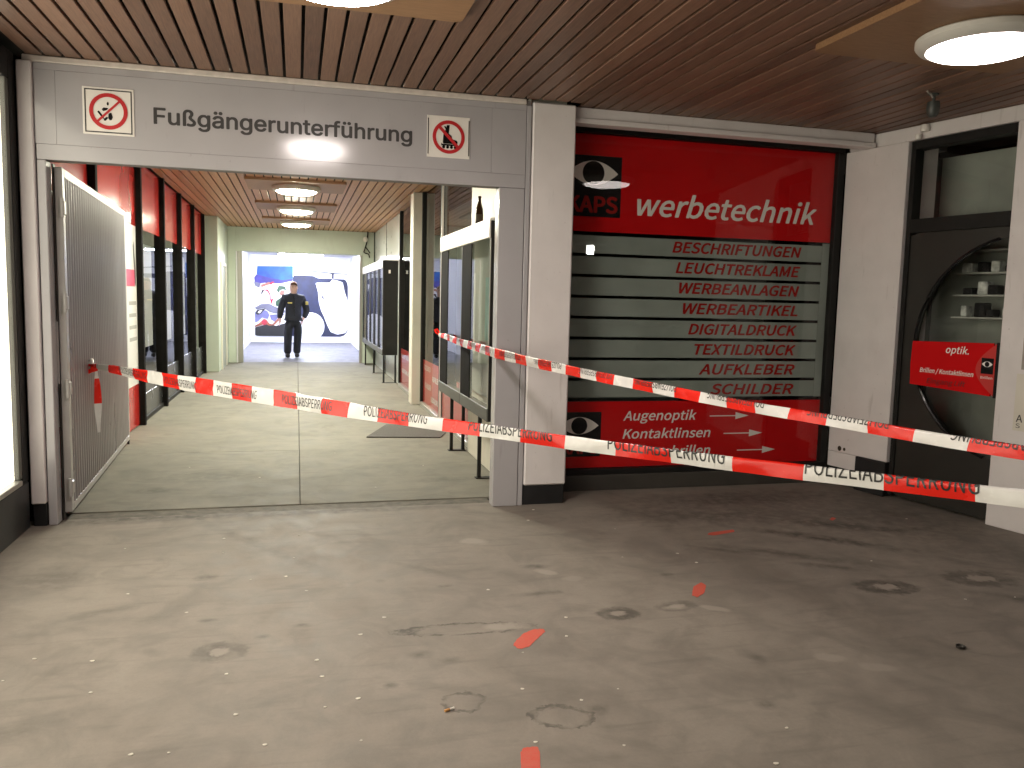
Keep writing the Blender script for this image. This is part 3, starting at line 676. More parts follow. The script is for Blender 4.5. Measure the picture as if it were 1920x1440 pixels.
e_f, e_f2, e_t = emis('lamp_warm', C_FRONT, P_FRONT), emis('lamp_warm_dim', C_FRONT, P_FRONT2), emis('lamp_tunnel', C_TUN, P_TUN)
gl, gt_ = 'round ceiling lamps under the forecourt canopy', 'round ceiling lamps inside the underpass'
ceiling_lamp(.17, 3.66, HC, 'bright round ceiling lamp on wooden board at the top edge, before the lintel', e_f, gl)
ceiling_lamp(3.33, 3.50, HC, 'round ceiling lamp on wooden board above the optician door at top right', e_f2, gl)
ceiling_lamp(.17, 1.10, HC, 'round ceiling lamp overhead behind the viewer on the forecourt', e_f2, gl)
for y, lab in ((8.75, 'ceiling lamp nearest the portal inside the underpass, hidden by the lintel'), (11.40, 'nearest visible round ceiling lamp in the underpass, just below the lintel'), (14.05, 'second visible round ceiling lamp in the underpass'), (16.70, 'farthest round ceiling lamp in the underpass, by the end wall')):
    ceiling_lamp(0, y, HT, lab, e_t, gt_)

# ================================================================== underpass: left shopfront
XS = -1.72
ls = thing('shop_front', (XS, 11, 0), 'shopfront with black mullions and red upper film along the left underpass wall', 'shopfront')
muls = [5.95, 7.75, 9.86, 11.5, 13.12, 14.72, 16.28]
for y in muls: box('mullion', m_matte, ls, XS-.10, XS+.065, y, y+.085, 0, 2.968, .003)
m_adw = mat('advert_white', (.75, .74, .72), .35, var=.03)
m_redg = mat('gloss_red_film', (.50, .03, .025), .16, var=.04, scale=2)
g_side = glass('side_glass', (.85, .87, .86))
for k, (a, b) in enumerate(zip(muls, muls[1:])):
    y0, y1 = a+.087, b-.002; low = (.48, .48, .32, .50, .52, .52)[k]
    box('red_film', m_redg, ls, XS+.002, XS+.0035, y0, y1, 2.22, 2.965, 0)
    if k < 2:
        box('advert_panel', m_adw, ls, XS+.002, XS+.0035, y0, y1, low+.002, 2.218, 0)
        box('red_film', m_redg, ls, XS+.002, XS+.0035, y0, y1, .02, low, 0)
    else:
        box('kick_panel', m_dkgrey, ls, XS-.03, XS+.004, y0, y1, .03, low, .004)
        box('bottom_rail', m_frame, ls, XS-.03, XS+.02, y0, y1, .0, .055, .003)
    MB().faces([(XS, y0, low), (XS, y1, low), (XS, y1, 2.965), (XS, y0, 2.965)], [(3, 2, 1, 0)]).build('pane', g_side, ls, recalc=False)
for k, (a, b) in enumerate(zip(muls[2:], muls[3:])):
    box('brightening_panel', m_adw, ls, XS-.30, XS-.285, a+.25, b-.05, .75, 2.15, .004)  # white panels added behind the glass to brighten the bays
box('back_wall', m_dim, ls, XS-1.3, XS-1.25, 5.9, 16.4, 0, 2.96, 0)
box('advert_wedge', mat('advert_pink', (.62, .08, .16), .4), ls, XS+.0045, XS+.005, 9.30, 9.75, 1.56, 1.74, 0)
for k in range(4): box('advert_line', mat('advert_grey', (.40, .39, .38), .5), ls, XS+.0045, XS+.005, 9.40, 9.80, 1.36-.13*k, 1.40-.13*k, 0)
MB().prism([(9.68, 2.0), (9.72, 2.05), (9.80, 1.75), (9.80, 1.56), (9.76, 1.6)], lambda a, b, k: (XS+.006-k*.0005, a, b)).build('advert_wedge', m_ink, ls)
# wall block with side door
wb = thing('wall', (-1.64, 17.6, 0), 'pale green wall block with a side door before the end of the underpass', 'wall')
box('block', m_green, wb, -1.95, -1.447, 16.60, 18.92, .005, 2.97, .006)
box('door_recess', mat('door_grey', (.32, .34, .28), .4), wb, -1.4475, -1.440, 17.15, 18.15, .006, 2.06, .002)
for a, b, c, d in ((17.07, 17.148, .005, 2.14), (18.152, 18.23, .005, 2.14), (17.15, 18.15, 2.062, 2.14)): box('door_trim', m_cream, wb, -1.4465, -1.420, a, b, c, d, .004)
# end wall with wide opening
ew = thing('wall', (.1, 19, 0), 'pale green end wall of the underpass around the bright opening', 'wall')
box('left_part', m_green, ew, -1.446, -1.285, 18.90, 19.10, .005, 2.97, .004); box('right_part', m_green, ew, 1.44, 1.80, 18.90, 19.10, .005, 2.97, .004)
box('lintel', m_green, ew, -1.284, 1.439, 18.90, 19.10, 2.447, 2.97, .004)
box('jamb', m_wallw, ew, -1.283, -1.255, 18.87, 19.08, .005, 2.445, .003); box('jamb', m_alu, ew, -1.253, -1.145, 18.93, 19.05, .005, 2.445, .003)
box('jamb', m_alu, ew, 1.382, 1.438, 18.88, 19.05, .005, 2.445, .003)

# ================================================================== bright corridor with mural
cw = thing('wall', (.1, 24, 0), 'white painted walls and ceiling of the bright corridor beyond the opening', 'wall')
box('left_wall', m_wallw, cw, -1.55, -1.45, 19.11, 27.30, .002, 2.78, 0); box('right_wall', m_wallw, cw, 1.70, 1.80, 19.11, 27.30, .002, 2.78, 0)
box('back_wall', m_wallw, cw, -1.449, 1.699, 27.20, 27.30, .002, 2.78, 0); box('ceiling_slab', m_wallw, cw, -1.55, 1.80, 19.11, 27.30, 2.782, 2.85, 0)
box('skirting', m_wallw, cw, -1.449, 1.699, 27.16, 27.198, .003, .17, .004); box('skirting', m_wallw, cw, -1.449, -1.40, 19.12, 27.15, .003, .17, .004)
e_c = emis('tube_cold', C_COR, P_COR)
for k, y in enumerate((21.6, 23.6, 25.6)):
    t = thing('strip_light', (.12, y, 2.78), ('nearest', 'middle', 'farthest')[k]+' cold white strip light on the corridor ceiling', 'lamp', group='strip lights of the bright corridor')
    box('housing', m_sign, t, -.55, .80, y-.09, y+.09, 2.745, 2.7815, .004); box('tube', e_c, t, -.52, .77, y-.07, y+.07, 2.715, 2.744, .01)
mu = thing('mural', (.15, 27.18, 0), 'graffiti mural with blue and lavender shapes beside a huge white figure on navy', 'mural')
def mp(x8, y8): return (-1.3+(x8-497)/906*2.91, .2+(1085-y8)/685*2.25)
box('ground_coat', mat('mural_white', (.86, .86, .90), .5, var=.05, scale=3), mu, -1.30, 1.61, 27.185, 27.197, .2, 2.45, 0)
m_mw = mat('mural_white', (.86, .86, .90), .5)
navy, blk = mat('mural_navy', (.010, .014, .050), .5, var=.35, scale=4), mat('mural_black', (.009, .009, .011), .5, var=.3, scale=4)
lav, lav2 = mat('mural_lavender', (.13, .13, .28), .5, var=.15, scale=5), mat('mural_grey', (.13, .13, .18), .5, var=.15, scale=5)
orr, rdd, grn, pch = mat('mural_orange', (.28, .09, .045), .5, var=.2, scale=8), mat('mural_red', (.38, .015, .04), .5, var=.1), mat('mural_green', (.02, .065, .03), .5, var=.4, scale=9), mat('mural_peach', (.32, .14, .10), .5, var=.2, scale=9)
blu, pur = mat('mural_blue', (.010, .07, .34), .5, var=.35, scale=2.2, col2=(.015, .14, .42)), mat('mural_violet', (.04, .03, .20), .5, var=.3, scale=3)
patches = [(blu, [(528, 412), (866, 402), (866, 525), (760, 540), (640, 520), (520, 490)]), (pur, [(520, 490), (640, 520), (760, 540), (866, 525), (866, 545), (740, 575), (600, 570), (505, 585), (498, 520)]),
 (navy, [(866, 488), (1060, 490), (1110, 512), (1403, 516), (1403, 1083), (800, 1083), (800, 900), (866, 700)]), (m_mw, [(1084, 556), (1225, 552), (1248, 520), (1290, 526), (1352, 545), (1372, 640), (1406, 735), (1406, 1000), (1380, 1046), (1300, 1062), (1232, 1036), (1196, 960), (1165, 880), (1140, 830), (1118, 750), (1108, 640)]),
 (m_mw, ellipse(1040, 985, 132, 138, 26)), (m_mw, [(880, 900), (930, 870), (960, 900), (950, 1060), (1000, 1085), (880, 1085)]),
 (blk, [(503, 1084), (808, 1084), (806, 950), (700, 985), (640, 960), (560, 985), (503, 1000)]),
 (lav2, [(500, 812), (560, 775), (640, 770), (720, 810), (790, 830), (790, 856), (700, 866), (640, 850), (590, 815), (520, 830)]), (lav, [(503, 955), (503, 850), (560, 825), (620, 842), (640, 880), (625, 920), (570, 905), (530, 945)]),
 (lav, [(640, 880), (700, 872), (790, 862), (760, 890), (720, 905), (690, 945), (655, 925)]), (orr, [(500, 985), (540, 960), (585, 918), (612, 925), (640, 962), (668, 968), (720, 910), (756, 880), (752, 905), (690, 975), (640, 985), (600, 965), (545, 985), (500, 998)]),
 (rdd, ellipse(590, 952, 26, 26, 14)), (blk, [(508, 870), (520, 832), (606, 816), (560, 868), (530, 880)]), (m_sign, [(528, 858), (540, 840), (575, 832), (548, 866)]),
 (blk, [(556, 690), (570, 640), (600, 630), (575, 670)]), (rdd, [(575, 640), (625, 630), (652, 680), (655, 730), (680, 712), (662, 780), (645, 730), (640, 680), (618, 648)]),
 (grn, [(710, 640), (730, 592), (790, 600), (806, 640), (770, 628), (740, 640), (735, 670)]), (pch, [(735, 670), (750, 640), (785, 640), (780, 680), (750, 690)]), (grn, [(700, 745), (760, 700), (830, 690), (825, 740), (780, 770), (760, 800), (700, 790)]),
 (lav2, [(760, 760), (830, 745), (826, 800), (780, 790)]), (rdd, [(745, 790), (765, 765), (790, 790), (770, 812)]), (pch, [(560, 590), (640, 560), (660, 580), (600, 600), (565, 615)]), (rdd, [(640, 575), (670, 556), (690, 560), (655, 590)]), (lav2, [(497, 560), (560, 575), (545, 620), (505, 600)]),
 (navy, [(990, 436), (1255, 456), (1400, 462), (1400, 468), (1262, 464), (1262, 512), (1244, 512), (1246, 464), (990, 444)]),
 (lav2, [(1140, 700), (1158, 668), (1166, 700), (1176, 706), (1160, 716)]), (lav2, [(1196, 712), (1208, 694), (1214, 706)]), (lav2, [(1180, 848), (1212, 838), (1212, 846)]), (lav2, [(1186, 902), (1226, 906), (1200, 912)]), (lav2, [(1290, 636), (1330, 628), (1320, 640)]), (lav2, [(1365, 925), (1380, 905), (1376, 925)]), (lav2, [(1400, 850), (1420, 830), (1410, 880)][::-1]), (lav2, [(1078, 1002), (1090, 985), (1086, 1006)])]
for k, (mm, poly) in enumerate(patches):
    y = 27.183-.0016*(k+1)
    MB().prism([mp(*p) for p in (poly if k < 1 else chaikin(poly))], lambda a, b, kk: (min(a, 1.61), y+.001*kk, max(b, .2))).build('paint_patch', mm, mu)

# ================================================================== underpass: right side
rwl = thing('wall', (1.70, 6.8, 0), 'cream side wall behind the near display case, right of the entrance', 'wall')
box('wall_body', m_cream, rwl, 1.633, 1.90, 6.07, 7.82, .005, 2.968, .006); box('wall_body', m_cream, rwl, 1.633, 1.90, 5.79, 6.066, .005, 2.968, 0)
rs = thing('shop_front', (1.72, 11, 0), 'glazed shopfront with red lower film along the right underpass wall', 'shopfront')
XR = 1.72
for y in (7.83, 9.86, 11.40, 13.98): box('mullion', m_frame, rs, XR-.03, XR+.06, y, y+.055, .0, 2.968, .003)
m_trim = m_alu
for y in (9.845, ): box('cover_strip', m_sign, rs, XR-.034, XR-.005, y-.012, y-.001, .0, 2.968, .001)
for a, b, words in ((7.89, 9.84, ()), (9.92, 11.395, (('TEXTILDRUCK', 10.75, 11.32, .52), ('AUFKLEBER', 9.98, 10.6, .42), ('SCHILDER', 10.7, 11.25, .28), ('DIGITALDRUCK', 9.98, 10.7, .14))), (11.76, 13.975, (('BESCHRIFTUNGEN', 12.9, 13.9, .50), ('LEUCHTREKLAME', 11.9, 12.8, .38), ('WERBEANLAGEN', 12.7, 13.8, .26), ('WERBEARTIKEL', 11.9, 12.9, .12)))):
    box('sill', m_alu, rs, XR-.04, XR+.04, a, b, .0, .055, .004)
    box('red_film', m_redb, rs, XR+.008, XR+.010, a, b, .057, .655, 0)
    MB().faces([(XR, a, .057), (XR, b, .057), (XR, b, 2.968), (XR, a, 2.968)], [(0, 1, 2, 3)]).build('pane', g_side, rs, recalc=False)
    for w, p0, p1, z in words:
        lettering('lettering', w, -p1, -p0, z, .07, lambda s_, z_: (XR+.005, -s_, z_), m_lett, rs, shear=.15, bold=.02)
box('back_wall', m_dim, rs, XR+.75, XR+.80, 7.8, 14.0, 0, 2.96, 0)
cp = thing('column', (1.65, 11.6, 0), 'slim cream column standing out from the right underpass wall', 'column')
box('shaft', m_cream, cp, 1.568, 1.76, 11.47, 11.75, .005, 2.968, .006); box('edge_trim', m_dkgrey, cp, 1.69, 1.76, 11.45, 11.469, .005, 2.968, .002)
fw = thing('wall', (1.75, 16.4, 0), 'pale grey panelled wall behind the far display case', 'wall')
m_pan = mat('pale_panel', (.58, .60, .58), .3, var=.04)
for a, b in ((14.04, 16.36), (16.40, 18.88)): box('wall_panel', m_pan, fw, XR, XR+.05, a, b, .005, 2.968, .004)
box('joint_strip', m_frame, fw, XR-.006, XR+.04, 16.362, 16.398, .005, 2.968, 0); box('corner_strip', m_frame, fw, XR-.02, XR+.04, 18.882, 18.897, .005, 2.968, 0)

def showcase(label, y0, y1, bays, z0, z1, xf, xb, legs, posters):
    t = thing('display_case', ((xf+xb)/2, (y0+y1)/2, 0), label, 'display case', group='wall display cases on black legs along the right side')
    box('back_panel', mat('case_back', (.42, .44, .40), .5, var=.08, scale=2), t, xb-.02, xb-.004, y0+.03, y1-.03, z0+.1, z1-.02, 0)
    for y in (y0, y1-.03): box('end_cheek', m_frame, t, xf, xb-.003, y, y+.03, z0, z1-.02, .003)
    box('fascia', m_sign, t, xf-.015, xb-.003, y0-.01, y1+.01, z1-.018, z1, .003); 
    w = (y1-y0)/bays
    for k in range(bays):
        a, b = y0+w*k+.004, y0+w*(k+1)-.004
        box('fascia_board', m_sign, t, xf-.018, xf-.004, a, b, z1-.15, z1-.020, .003)
        box('bottom_rail', mat('rail_grey', (.11, .11, .10), .5, var=.06, spec=.2), t, xf-.010, xf+.06, a, b, z0-.005, z0+.10, .004)
        stl = box('stile_dark_interior', m_matte, t, xf-.006, xf+.02, b-min(.40, w*.4), b-.004, z0+.102, z1-.152, .003)  # extra black width stands in for the dark interior seen through the glass
        MB().faces([(xf-.001, a+.01, z0+.102), (xf-.001, b-min(.40, w*.4), z0+.102), (xf-.001, b-min(.40, w*.4), z1-.152), (xf-.001, a+.01, z1-.152)], [(0, 1, 2, 3)]).build('pane', g_win, t, recalc=False)
        box('door_edge', m_alu, stl, xf-.006, xf+.012, a, a+.012, z0+.102, z1-.152, .001)
        for (c, d, e, f, mm) in posters: box('poster', mm, t, xb-.024, xb-.0215, a+w*c, a+w*d, z0+e, z0+f, 0)
    for y in legs:
        for x in (xf+.015, xb-.045): box('leg', m_frame, t, x, x+.03, y, y+.03, .012, z0-.006, .002)
        box('foot_plate', m_frame, t, xf, xb-.006, y-.02, y+.05, .005, .012, .001)
    return t
p_w, p_t = mat('poster_white', (.7, .72, .68), .5, var=.05), mat('poster_teal', (.25, .52, .50), .5, var=.2, scale=6)
showcase('near double display case on black legs, with the beer bottle on top', 6.20, 8.44, 2, .55, 2.135, 1.455, 1.632, (6.6, 7.88), ((.12, .45, .45, 1.2, p_w), (.5, .75, .6, 1.15, p_t)))
dc = showcase('far display case with five bays by the end wall of the underpass', 14.40, 18.83, 5, .50, 2.17, 1.455, 1.719, (14.45, 16.35, 18.4), ((.1, .5, .4, 1.3, p_w),))
box('label_plate', m_sign, dc, 1.55, 1.585, 14.394, 14.3985, 1.93, 1.99, 0)
bt = thing('beer_bottle', (1.535, 7.02, 2.135), 'brown glass beer bottle standing on the near display case', 'bottle')
m_bot = bpy.data.materials.new('brown_bottle'); nt, lk = nodes(m_bot); b_ = nt['Principled BSDF']; b_.inputs['Base Color'].default_value = (.035, .016, .004, 1); b_.inputs['Roughness'].default_value = .06
nn_ = nt.new('ShaderNodeTexNoise'); mr_ = nt.new('ShaderNodeMapRange'); mr_.inputs[3].default_value = .03; mr_.inputs[4].default_value = .12; lk.new(nn_.outputs[0], mr_.inputs[0]); lk.new(mr_.outputs[0], b_.inputs['Roughness'])
gbd = MB().lathe([(0, .001), (.030, .001), (.0335, .006), (.0335, .135), (.031, .155), (.020, .190), (.014, .215), (.0125, .245), (.0155, .247), (.0155, .258), (.013, .262), (0, .262)], n=28).build('glass_body', m_bot, bt, world=False, smooth=True)
MB().lathe([(.0338, .045), (.0341, .046), (.0341, .105), (.0338, .106)], n=28).build('label_band', mat('bottle_label', (.09, .06, .03), .5, var=.2, scale=30), gbd, world=False, smooth=True)
dm = MB().prism([(.72, 8.74), (1.50, 8.62), (1.62, 8.95), (1.20, 9.55), (1.02, 9.60)], lambda a, b, k: (a, b, .006+.010*k)).build('doormat', m_mat)
tag(dm, 'flat dark grey rubber mat on the floor beside the near display case', 'mat')
wc = thing('security_camera', (1.54, 18.85, 2.84), 'small white camera with dangling black cable in the far ceiling corner', 'camera')
MB().lathe([(0, .06), (.04, .045), (.055, .0), (.04, -.045), (0, -.06)], (1.50, 18.80, 2.80), 16).build('housing', m_sign, wc, smooth=True)
MB().tube([(1.56, 18.86, 2.968), (1.55, 18.84, 2.87), (1.53, 18.84, 2.72), (1.50, 18.84, 2.62), (1.47, 18.85, 2.52), (1.50, 18.86, 2.50), (1.58, 18.86, 2.48), (1.60, 18.86, 2.40)], .014, 6).build('cable', m_frame, wc, smooth=True)
MB().tube([(1.50, 18.84, 2.64), (1.56, 18.85, 2.57), (1.61, 18.86, 2.50)], .012, 6).build('cable', m_frame, wc, smooth=True)

# ================================================================== barrier tapes
def tape_mats():
    out = []
    for nm, c in (('tape_white', (.80, .78, .76)), ('tape_red', (.82, .018, .008))):
        m = mat(nm, c, .26, var=.06, scale=14, bump=.45, bscale=34, stretch=(1, 1, 1), rvar=.06)
        nt, lk = nodes(m); b = nt['Principled BSDF']; out_ = nt['Material Output']
        tr = nt.new('ShaderNodeBsdfTranslucent'); tr.inputs[0].default_value = (*c, 1)
        mx = nt.new('ShaderNodeMixShader'); mx.inputs[0].default_value = .22
        lk.new(b.outputs[0], mx.inputs[1]); lk.new(tr.outputs[0], mx.inputs[2]); lk.new(mx.outputs[0], out_.inputs[0])
        out.append(m)
    return out
m_tape = tape_mats()
def make_tape(label, pos, hh, L0, L1, first, block, texts, tlen, flip, base, vz0, vz1, Wd, loc, back_r=.004):
    t = thing('barrier_tape', loc, label, 'tape')
    eps = .01
    def frame(L):
        p = pos(L); T = (pos(L+eps)-pos(L-eps)).normalized()
        U = (Vector((0, 0, 1))-T*T.z).normalized(); N = T.cross(U).normalized()
        if N.dot(Vector((0, 0, 1.5))-p) < 0: N = -N
        return p, T, U, N
    def surf(L, v, off=0.0):
        p, T, U, N = frame(L); h = hh(L); r = back_r
        tw = .10*math.sin(L*1.3+.6)+.06*math.sin(L*3.1); U2 = U*math.cos(tw)+N*math.sin(tw); N2 = N*math.cos(tw)-U*math.sin(tw)
        wob = .0030*math.sin(L*9+v*40)+.0018*math.sin(L*23+1.7-v*60)+.0010*math.sin(L*57+v*110)
        if v <= h-r: return p+U2*v+N2*(wob+off+.10*(h-r)*math.sin(math.pi*min(1, v/max(h, .02)))*.35)
        a = (v-(h-r))/r
        if a < math.pi:
            return p+U2*(h-r+(r+off)*math.sin(a))+N2*(wob-r+(r+off)*math.cos(a))
        return p+U2*(h-r-(v-(h-r)-math.pi*r))+N2*(wob-2*r-off)
    n = int((L1-L0)/(block/6)); 
    LS = [L0]
    k0 = math.ceil((L0-first)/(block/6)-1e-6)
    while True:
        L = first+k0*block/6
        if L >= L1: break
        if L > L0+.002: LS.append(L)
        k0 += 1
    LS.append(L1)
    nv = 14
    stp = MB().grid(lambda i, j: surf(LS[i], Wd*j/nv), len(LS)-1, nv, mi=lambda i, j: (int(math.floor(((LS[i]+LS[i+1])/2-first)/block)) % 2 == 0)*1).build('strip', m_tape, t, smooth=False, recalc=False)
    stp.data.shade_smooth()
    ink = mat('tape_ink', (.015, .013, .013), .4)
    vs, fs = text2d('POLIZEIABSPERRUNG', bold=.003)
    bm = bmesh.new(); V = [bm.verts.new((v[0], v[1], 0)) for v in vs]
    for f in fs:
        try: bm.faces.new([V[i] for i in f])
        except ValueError: pass
    xa, xb = min(v[0] for v in vs), max(v[0] for v in vs); ch = capheight()
    for q in range(1, 10):
        bmesh.ops.bisect_plane(bm, geom=bm.verts[:]+bm.edges[:]+bm.faces[:], plane_co=(0, ch*q/10, 0), plane_no=(0, 1, 0))
    bm.verts.ensure_lookup_table(); bm.verts.index_update()
    tv = [((v.co.x-xa)/(xb-xa), v.co.y/ch) for v in bm.verts]; tf = [tuple(v.index for v in f.verts) for f in bm.faces]; bm.free()
    for s in texts:
        P = []
        for x, y in tv:
            if flip: x, y = 1-x, 1-y
            P.append(surf(s+x*tlen, vz0+(vz1-vz0)*y, .0011))
        MB().faces(P, tf).build('lettering', ink, stp, recalc=False)
    return t, surf, frame
z1t = [(-.21, .958), (0, .944), (.7, .922), (1.36, .914), (2.2, .928), (2.97, .941), (3.68, .963), (4.5, .987), (5.4, 1.024), (5.73, 1.040), (6.6, 1.085)]
h1t = [(-.21, .012), (-.1, .026), (0, .038), (.3, .058), (.6, .074), (1.0, .084), (1.5, .090), (2.1, .086), (2.6, .081), (3.0, .071), (3.5, .054), (4.0, .050), (5.0, .044), (6.6, .042)]
pos1 = lambda L: Vector((-1.379+.532*L, 6.3775-.8466*L, smooth_table(z1t, L)))
tp1, s1, f1 = make_tape('lower red and white police tape running from the open gate to the right foreground', pos1, lambda L: lerp_table(h1t, L), -.21, 6.45, 3.675, .2173,
                        [1.768+.6864*k for k in range(-2, 7)], .44, False, 0, .020, .064, .092, (-1.45, 6.5, .95))
# knot loop round the gate and loose tail
kn = MB()
kn.tube([(-1.50, 6.555, .93), (-1.455, 6.52, .945), (-1.440, 6.50, .972), (-1.452, 6.53, 1.0), (-1.485, 6.58, .985), (-1.5, 6.57, .95)], [.008, .012, .014, .012, .01, .008], 8)
kn.build('knot', m_tape[0], tp1, smooth=True)
def tail(i, j):
    u = i/16; w = .042+.012*math.sin(u*5); z = .955-.50*u
    cx = Vector((-1.452, 6.51, z))+Vector((.0663*.5, -.9978*.5, 0))*0+Vector((-.0663, .9978, 0))*(.015+.05*u)
    return cx+Vector((.80, .6, 0))*(w*(j/4-.5)*min(1, .3+u*3))+Vector((.99, .06, 0))*(.032+.006*math.sin(u*7+j*.9))
MB().grid(tail, 16, 4, mi=lambda i, j: 1 if 3 <= i < 9 else 0).build('tail', m_tape, tp1, smooth=True, recalc=False)
z2t = [(-2.85, 1.118), (-1.5, 1.094), (0, 1.092), (.55, 1.081), (1.1, 1.077), (1.7, 1.074), (2.3, 1.075), (2.75, 1.076), (3.2, 1.086), (3.7, 1.091), (3.85, 1.097), (4.9, 1.13)]
h2t = [(-2.85, .03), (-2.4, .055), (-1.0, .066), (0, .072), (.6, .068), (1.2, .058), (2.2, .05), (2.8, .043), (3.8, .040), (4.9, .038)]
def pos2(L):
    if L < 0: return Vector((1.372+.058*(-L/2.85), 5.655-L*(2.80/2.85), smooth_table(z2t, L)))
    return Vector((1.372+.1409*L, 5.655-.9885*L, smooth_table(z2t, L)))
tp2, s2, f2 = make_tape('upper red and white police tape running from the near display case past the column', pos2, lambda L: lerp_table(h2t, L), -2.82, 4.80, 0.0, .188,
                        [.10+.60*k for k in range(-4, 8)], .37, True, 0, .026, .060, .075, (1.40, 8.4, 1.1))
MB().tube([(1.445, 8.47, 1.13), (1.418, 8.50, 1.15), (1.41, 8.52, 1.175), (1.43, 8.53, 1.185), (1.447, 8.50, 1.16), (1.447, 8.46, 1.13)], [.006, .01, .013, .013, .01, .006], 8).build('knot', m_tape[1], tp2, smooth=True)
ac = thing('column', (2.22, .82, 0), 'white column just outside the picture where both tapes end', 'column')
box('shaft', m_white, ac, 2.08, 2.38, .66, .98, .148, 2.91, .01); box('base', m_black, ac, 2.09, 2.37, .67, .97, 0, .147, .004)

# ================================================================== marks and litter on the ground
m_or = mat('spray_orange', (.62, .085, .05), .75, var=.1, scale=46, col2=(.52, .105, .07), bump=.4, bscale=160)
for pts, lab in (([(0.913, 3.311), (0.931, 3.263), (0.977, 3.281), (1.027, 3.345), (1.093, 3.422), (1.099, 3.458), (1.049, 3.462), (0.992, 3.424), (0.941, 3.363)], 'slanted orange-red spray mark in the middle of the floor'),
                 ([(0.690, 2.36), (0.717, 2.48), (0.738, 2.508), (0.785, 2.505), (0.783, 2.465), (0.750, 2.35)], 'orange-red spray mark at the bottom edge of the picture'),
                 ([(1.98, 3.717), (2.053, 3.84), (2.128, 3.893), (2.129, 3.842), (2.066, 3.74), (2.0, 3.69)], 'small faded orange spray mark beside the pale smears'),
                 ([(2.608, 4.725), (2.647, 4.768), (2.849, 4.81), (2.836, 4.761), (2.652, 4.705)], 'thin red spray streak on the darker floor before the red window'),
                 ([(3.672, 4.914), (3.739, 4.976), (3.752, 4.944), (3.69, 4.897)], 'tiny red spray dab farthest right on the dark floor')):
    pts = chaikin(pts, 1); gx, gy = sum(p[0] for p in pts)/len(pts), sum(p[1] for p in pts)/len(pts)
    pts = [(gx+(x-gx)*j_, gy+(y-gy)*j_) for x, y in pts for j_ in (1+random.uniform(-.05, .03),)]
    o = MB().prism(pts, lambda a, b, k: (a, b, .0014-.0008*k)).build('spray_mark', m_or); tag(o, lab, 'spray mark', 'orange spray marks on the floor')
gum = [(-0.979, 5.073), (-0.419, 4.887), (-0.818, 4.286), (-0.506, 3.975), (-0.24, 4.389), (-0.06, 4.406), (-0.02, 4.723), (0.011, 5.174), (0.043, 4.164), (-1.097, 3.39), (-1.04, 3.575), (-0.809, 3.507), (-0.752, 3.221), (-0.273, 3.277), (0.077, 3.333), (0.093, 3.177), (0.096, 2.928), (-0.216, 2.939), (-0.107, 2.71), (-0.41, 2.727), (-0.526, 2.742), (1.241, 3.566), (1.174, 3.357), (0.786, 2.532), (0.394, 3.735), (0.272, 3.558), (0.208, 2.669), (0.22, 2.967), (0.844, 2.913), (0.934, 3.229), (1.869, 4.384), (2.054, 4.962), (1.536, 5.267), (0.96, 4.002), (2.263, 4.21), (3.331, 4.041), (4.265, 4.842), (3.682, 3.361), (3.388, 3.387), (1.076, 2.448), (1.696, 2.431), (1.212, 2.835), (1.528, 2.236), (1.653, 5.538), (2.229, 4.391), (1.04, 2.78), (-0.438, 5.183), (-.3, 6.9), (.6, 6.4), (1.1, 7.2), (.35, 7.9), (-.9, 7.4)]
gm = MB()
for k, (x, y) in enumerate(gum):
    r = random.uniform(.0045, .0100); zz = 0 if y < 5.8 else .0045; ph = random.random()*6
    gm.prism([(x+r*(1+.25*math.sin(3*a+ph))*math.cos(a), y+r*.8*(1+.2*math.cos(2*a+ph))*math.sin(a)) for a in [2*math.pi*q/9 for q in range(9)]], lambda a, b, kk: (a, b, zz+(.0025 if kk == 0 else .0005)))
go = gm.build('chewing_gum', mat('gum_white', (.56, .52, .45), .6, var=.35, scale=3)); tag(go, 'small flattened whitish chewing gum spots scattered over the floor', 'gum', kind='stuff')
cb = thing('cigarette_butt', (.536, 2.806, 0), 'cigarette butt with orange filter lying in the foreground', 'cigarette butt')
MB().tube([(.519, 2.799, .0055), (.538, 2.8065, .0055)], .0048, 10).build('filter', mat('filter_orange', (.60, .30, .10), .7, var=.2, scale=90), cb, smooth=True)
MB().tube([(.5382, 2.8066, .0055), (.556, 2.8135, .0055)], .0046, 10).build('paper', m_sign, cb, smooth=True)
bc = MB().lathe([(.0, .004), (.013, .004), (.016, .003), (.0185, .012), (.021, .010), (.019, .001), (0, .001)], (2.876, 2.879, .001), 24).build('bottle_cap', mat('cap_dark', (.05, .045, .04), .4, metal=.3, var=.3, scale=40), smooth=True)
tag(bc, 'dark crown cap lying on the floor at the right', 'bottle cap')

# ================================================================== police officer
def skin_obj(name, J, E, root, m, parent, sub=2, smooth=True):
    ks = list(J); me = bpy.data.meshes.new(name); me.from_pydata([J[k][:3] for k in ks], [(ks.index(a), ks.index(b)) for a, b in E], [])
    o = bpy.data.objects.new(name, me); COL.objects.link(o); o.parent = parent; MW[o] = MW[parent].copy()
    md = o.modifiers.new('skin', 'SKIN'); md.use_smooth_shade = True
    for i, k in enumerate(ks):
        r = J[k][3]; me.skin_vertices[0].data[i].radius = r if isinstance(r, tuple) else (r, r)
        me.skin_vertices[0].data[i].use_root = (k == root)
    s = o.modifiers.new('sub', 'SUBSURF'); s.levels = sub; s.render_levels = sub
    me.materials.append(m)
    return o
of = thing('person', (-.08, 20.55, 0), 'police officer in dark navy uniform walking towards the viewer in the bright corridor', 'person', rotz=rad(9))
m_skin = mat('skin', (.55, .33, .25), .5, var=.08, scale=20); m_nav = mat('uniform_navy', (.012, .013, .022), .75, var=.3, scale=18, bump=.3, bscale=30); m_nav2 = mat('trousers_navy', (.010, .011, .018), .8, var=.3, scale=18, bump=.35, bscale=24)
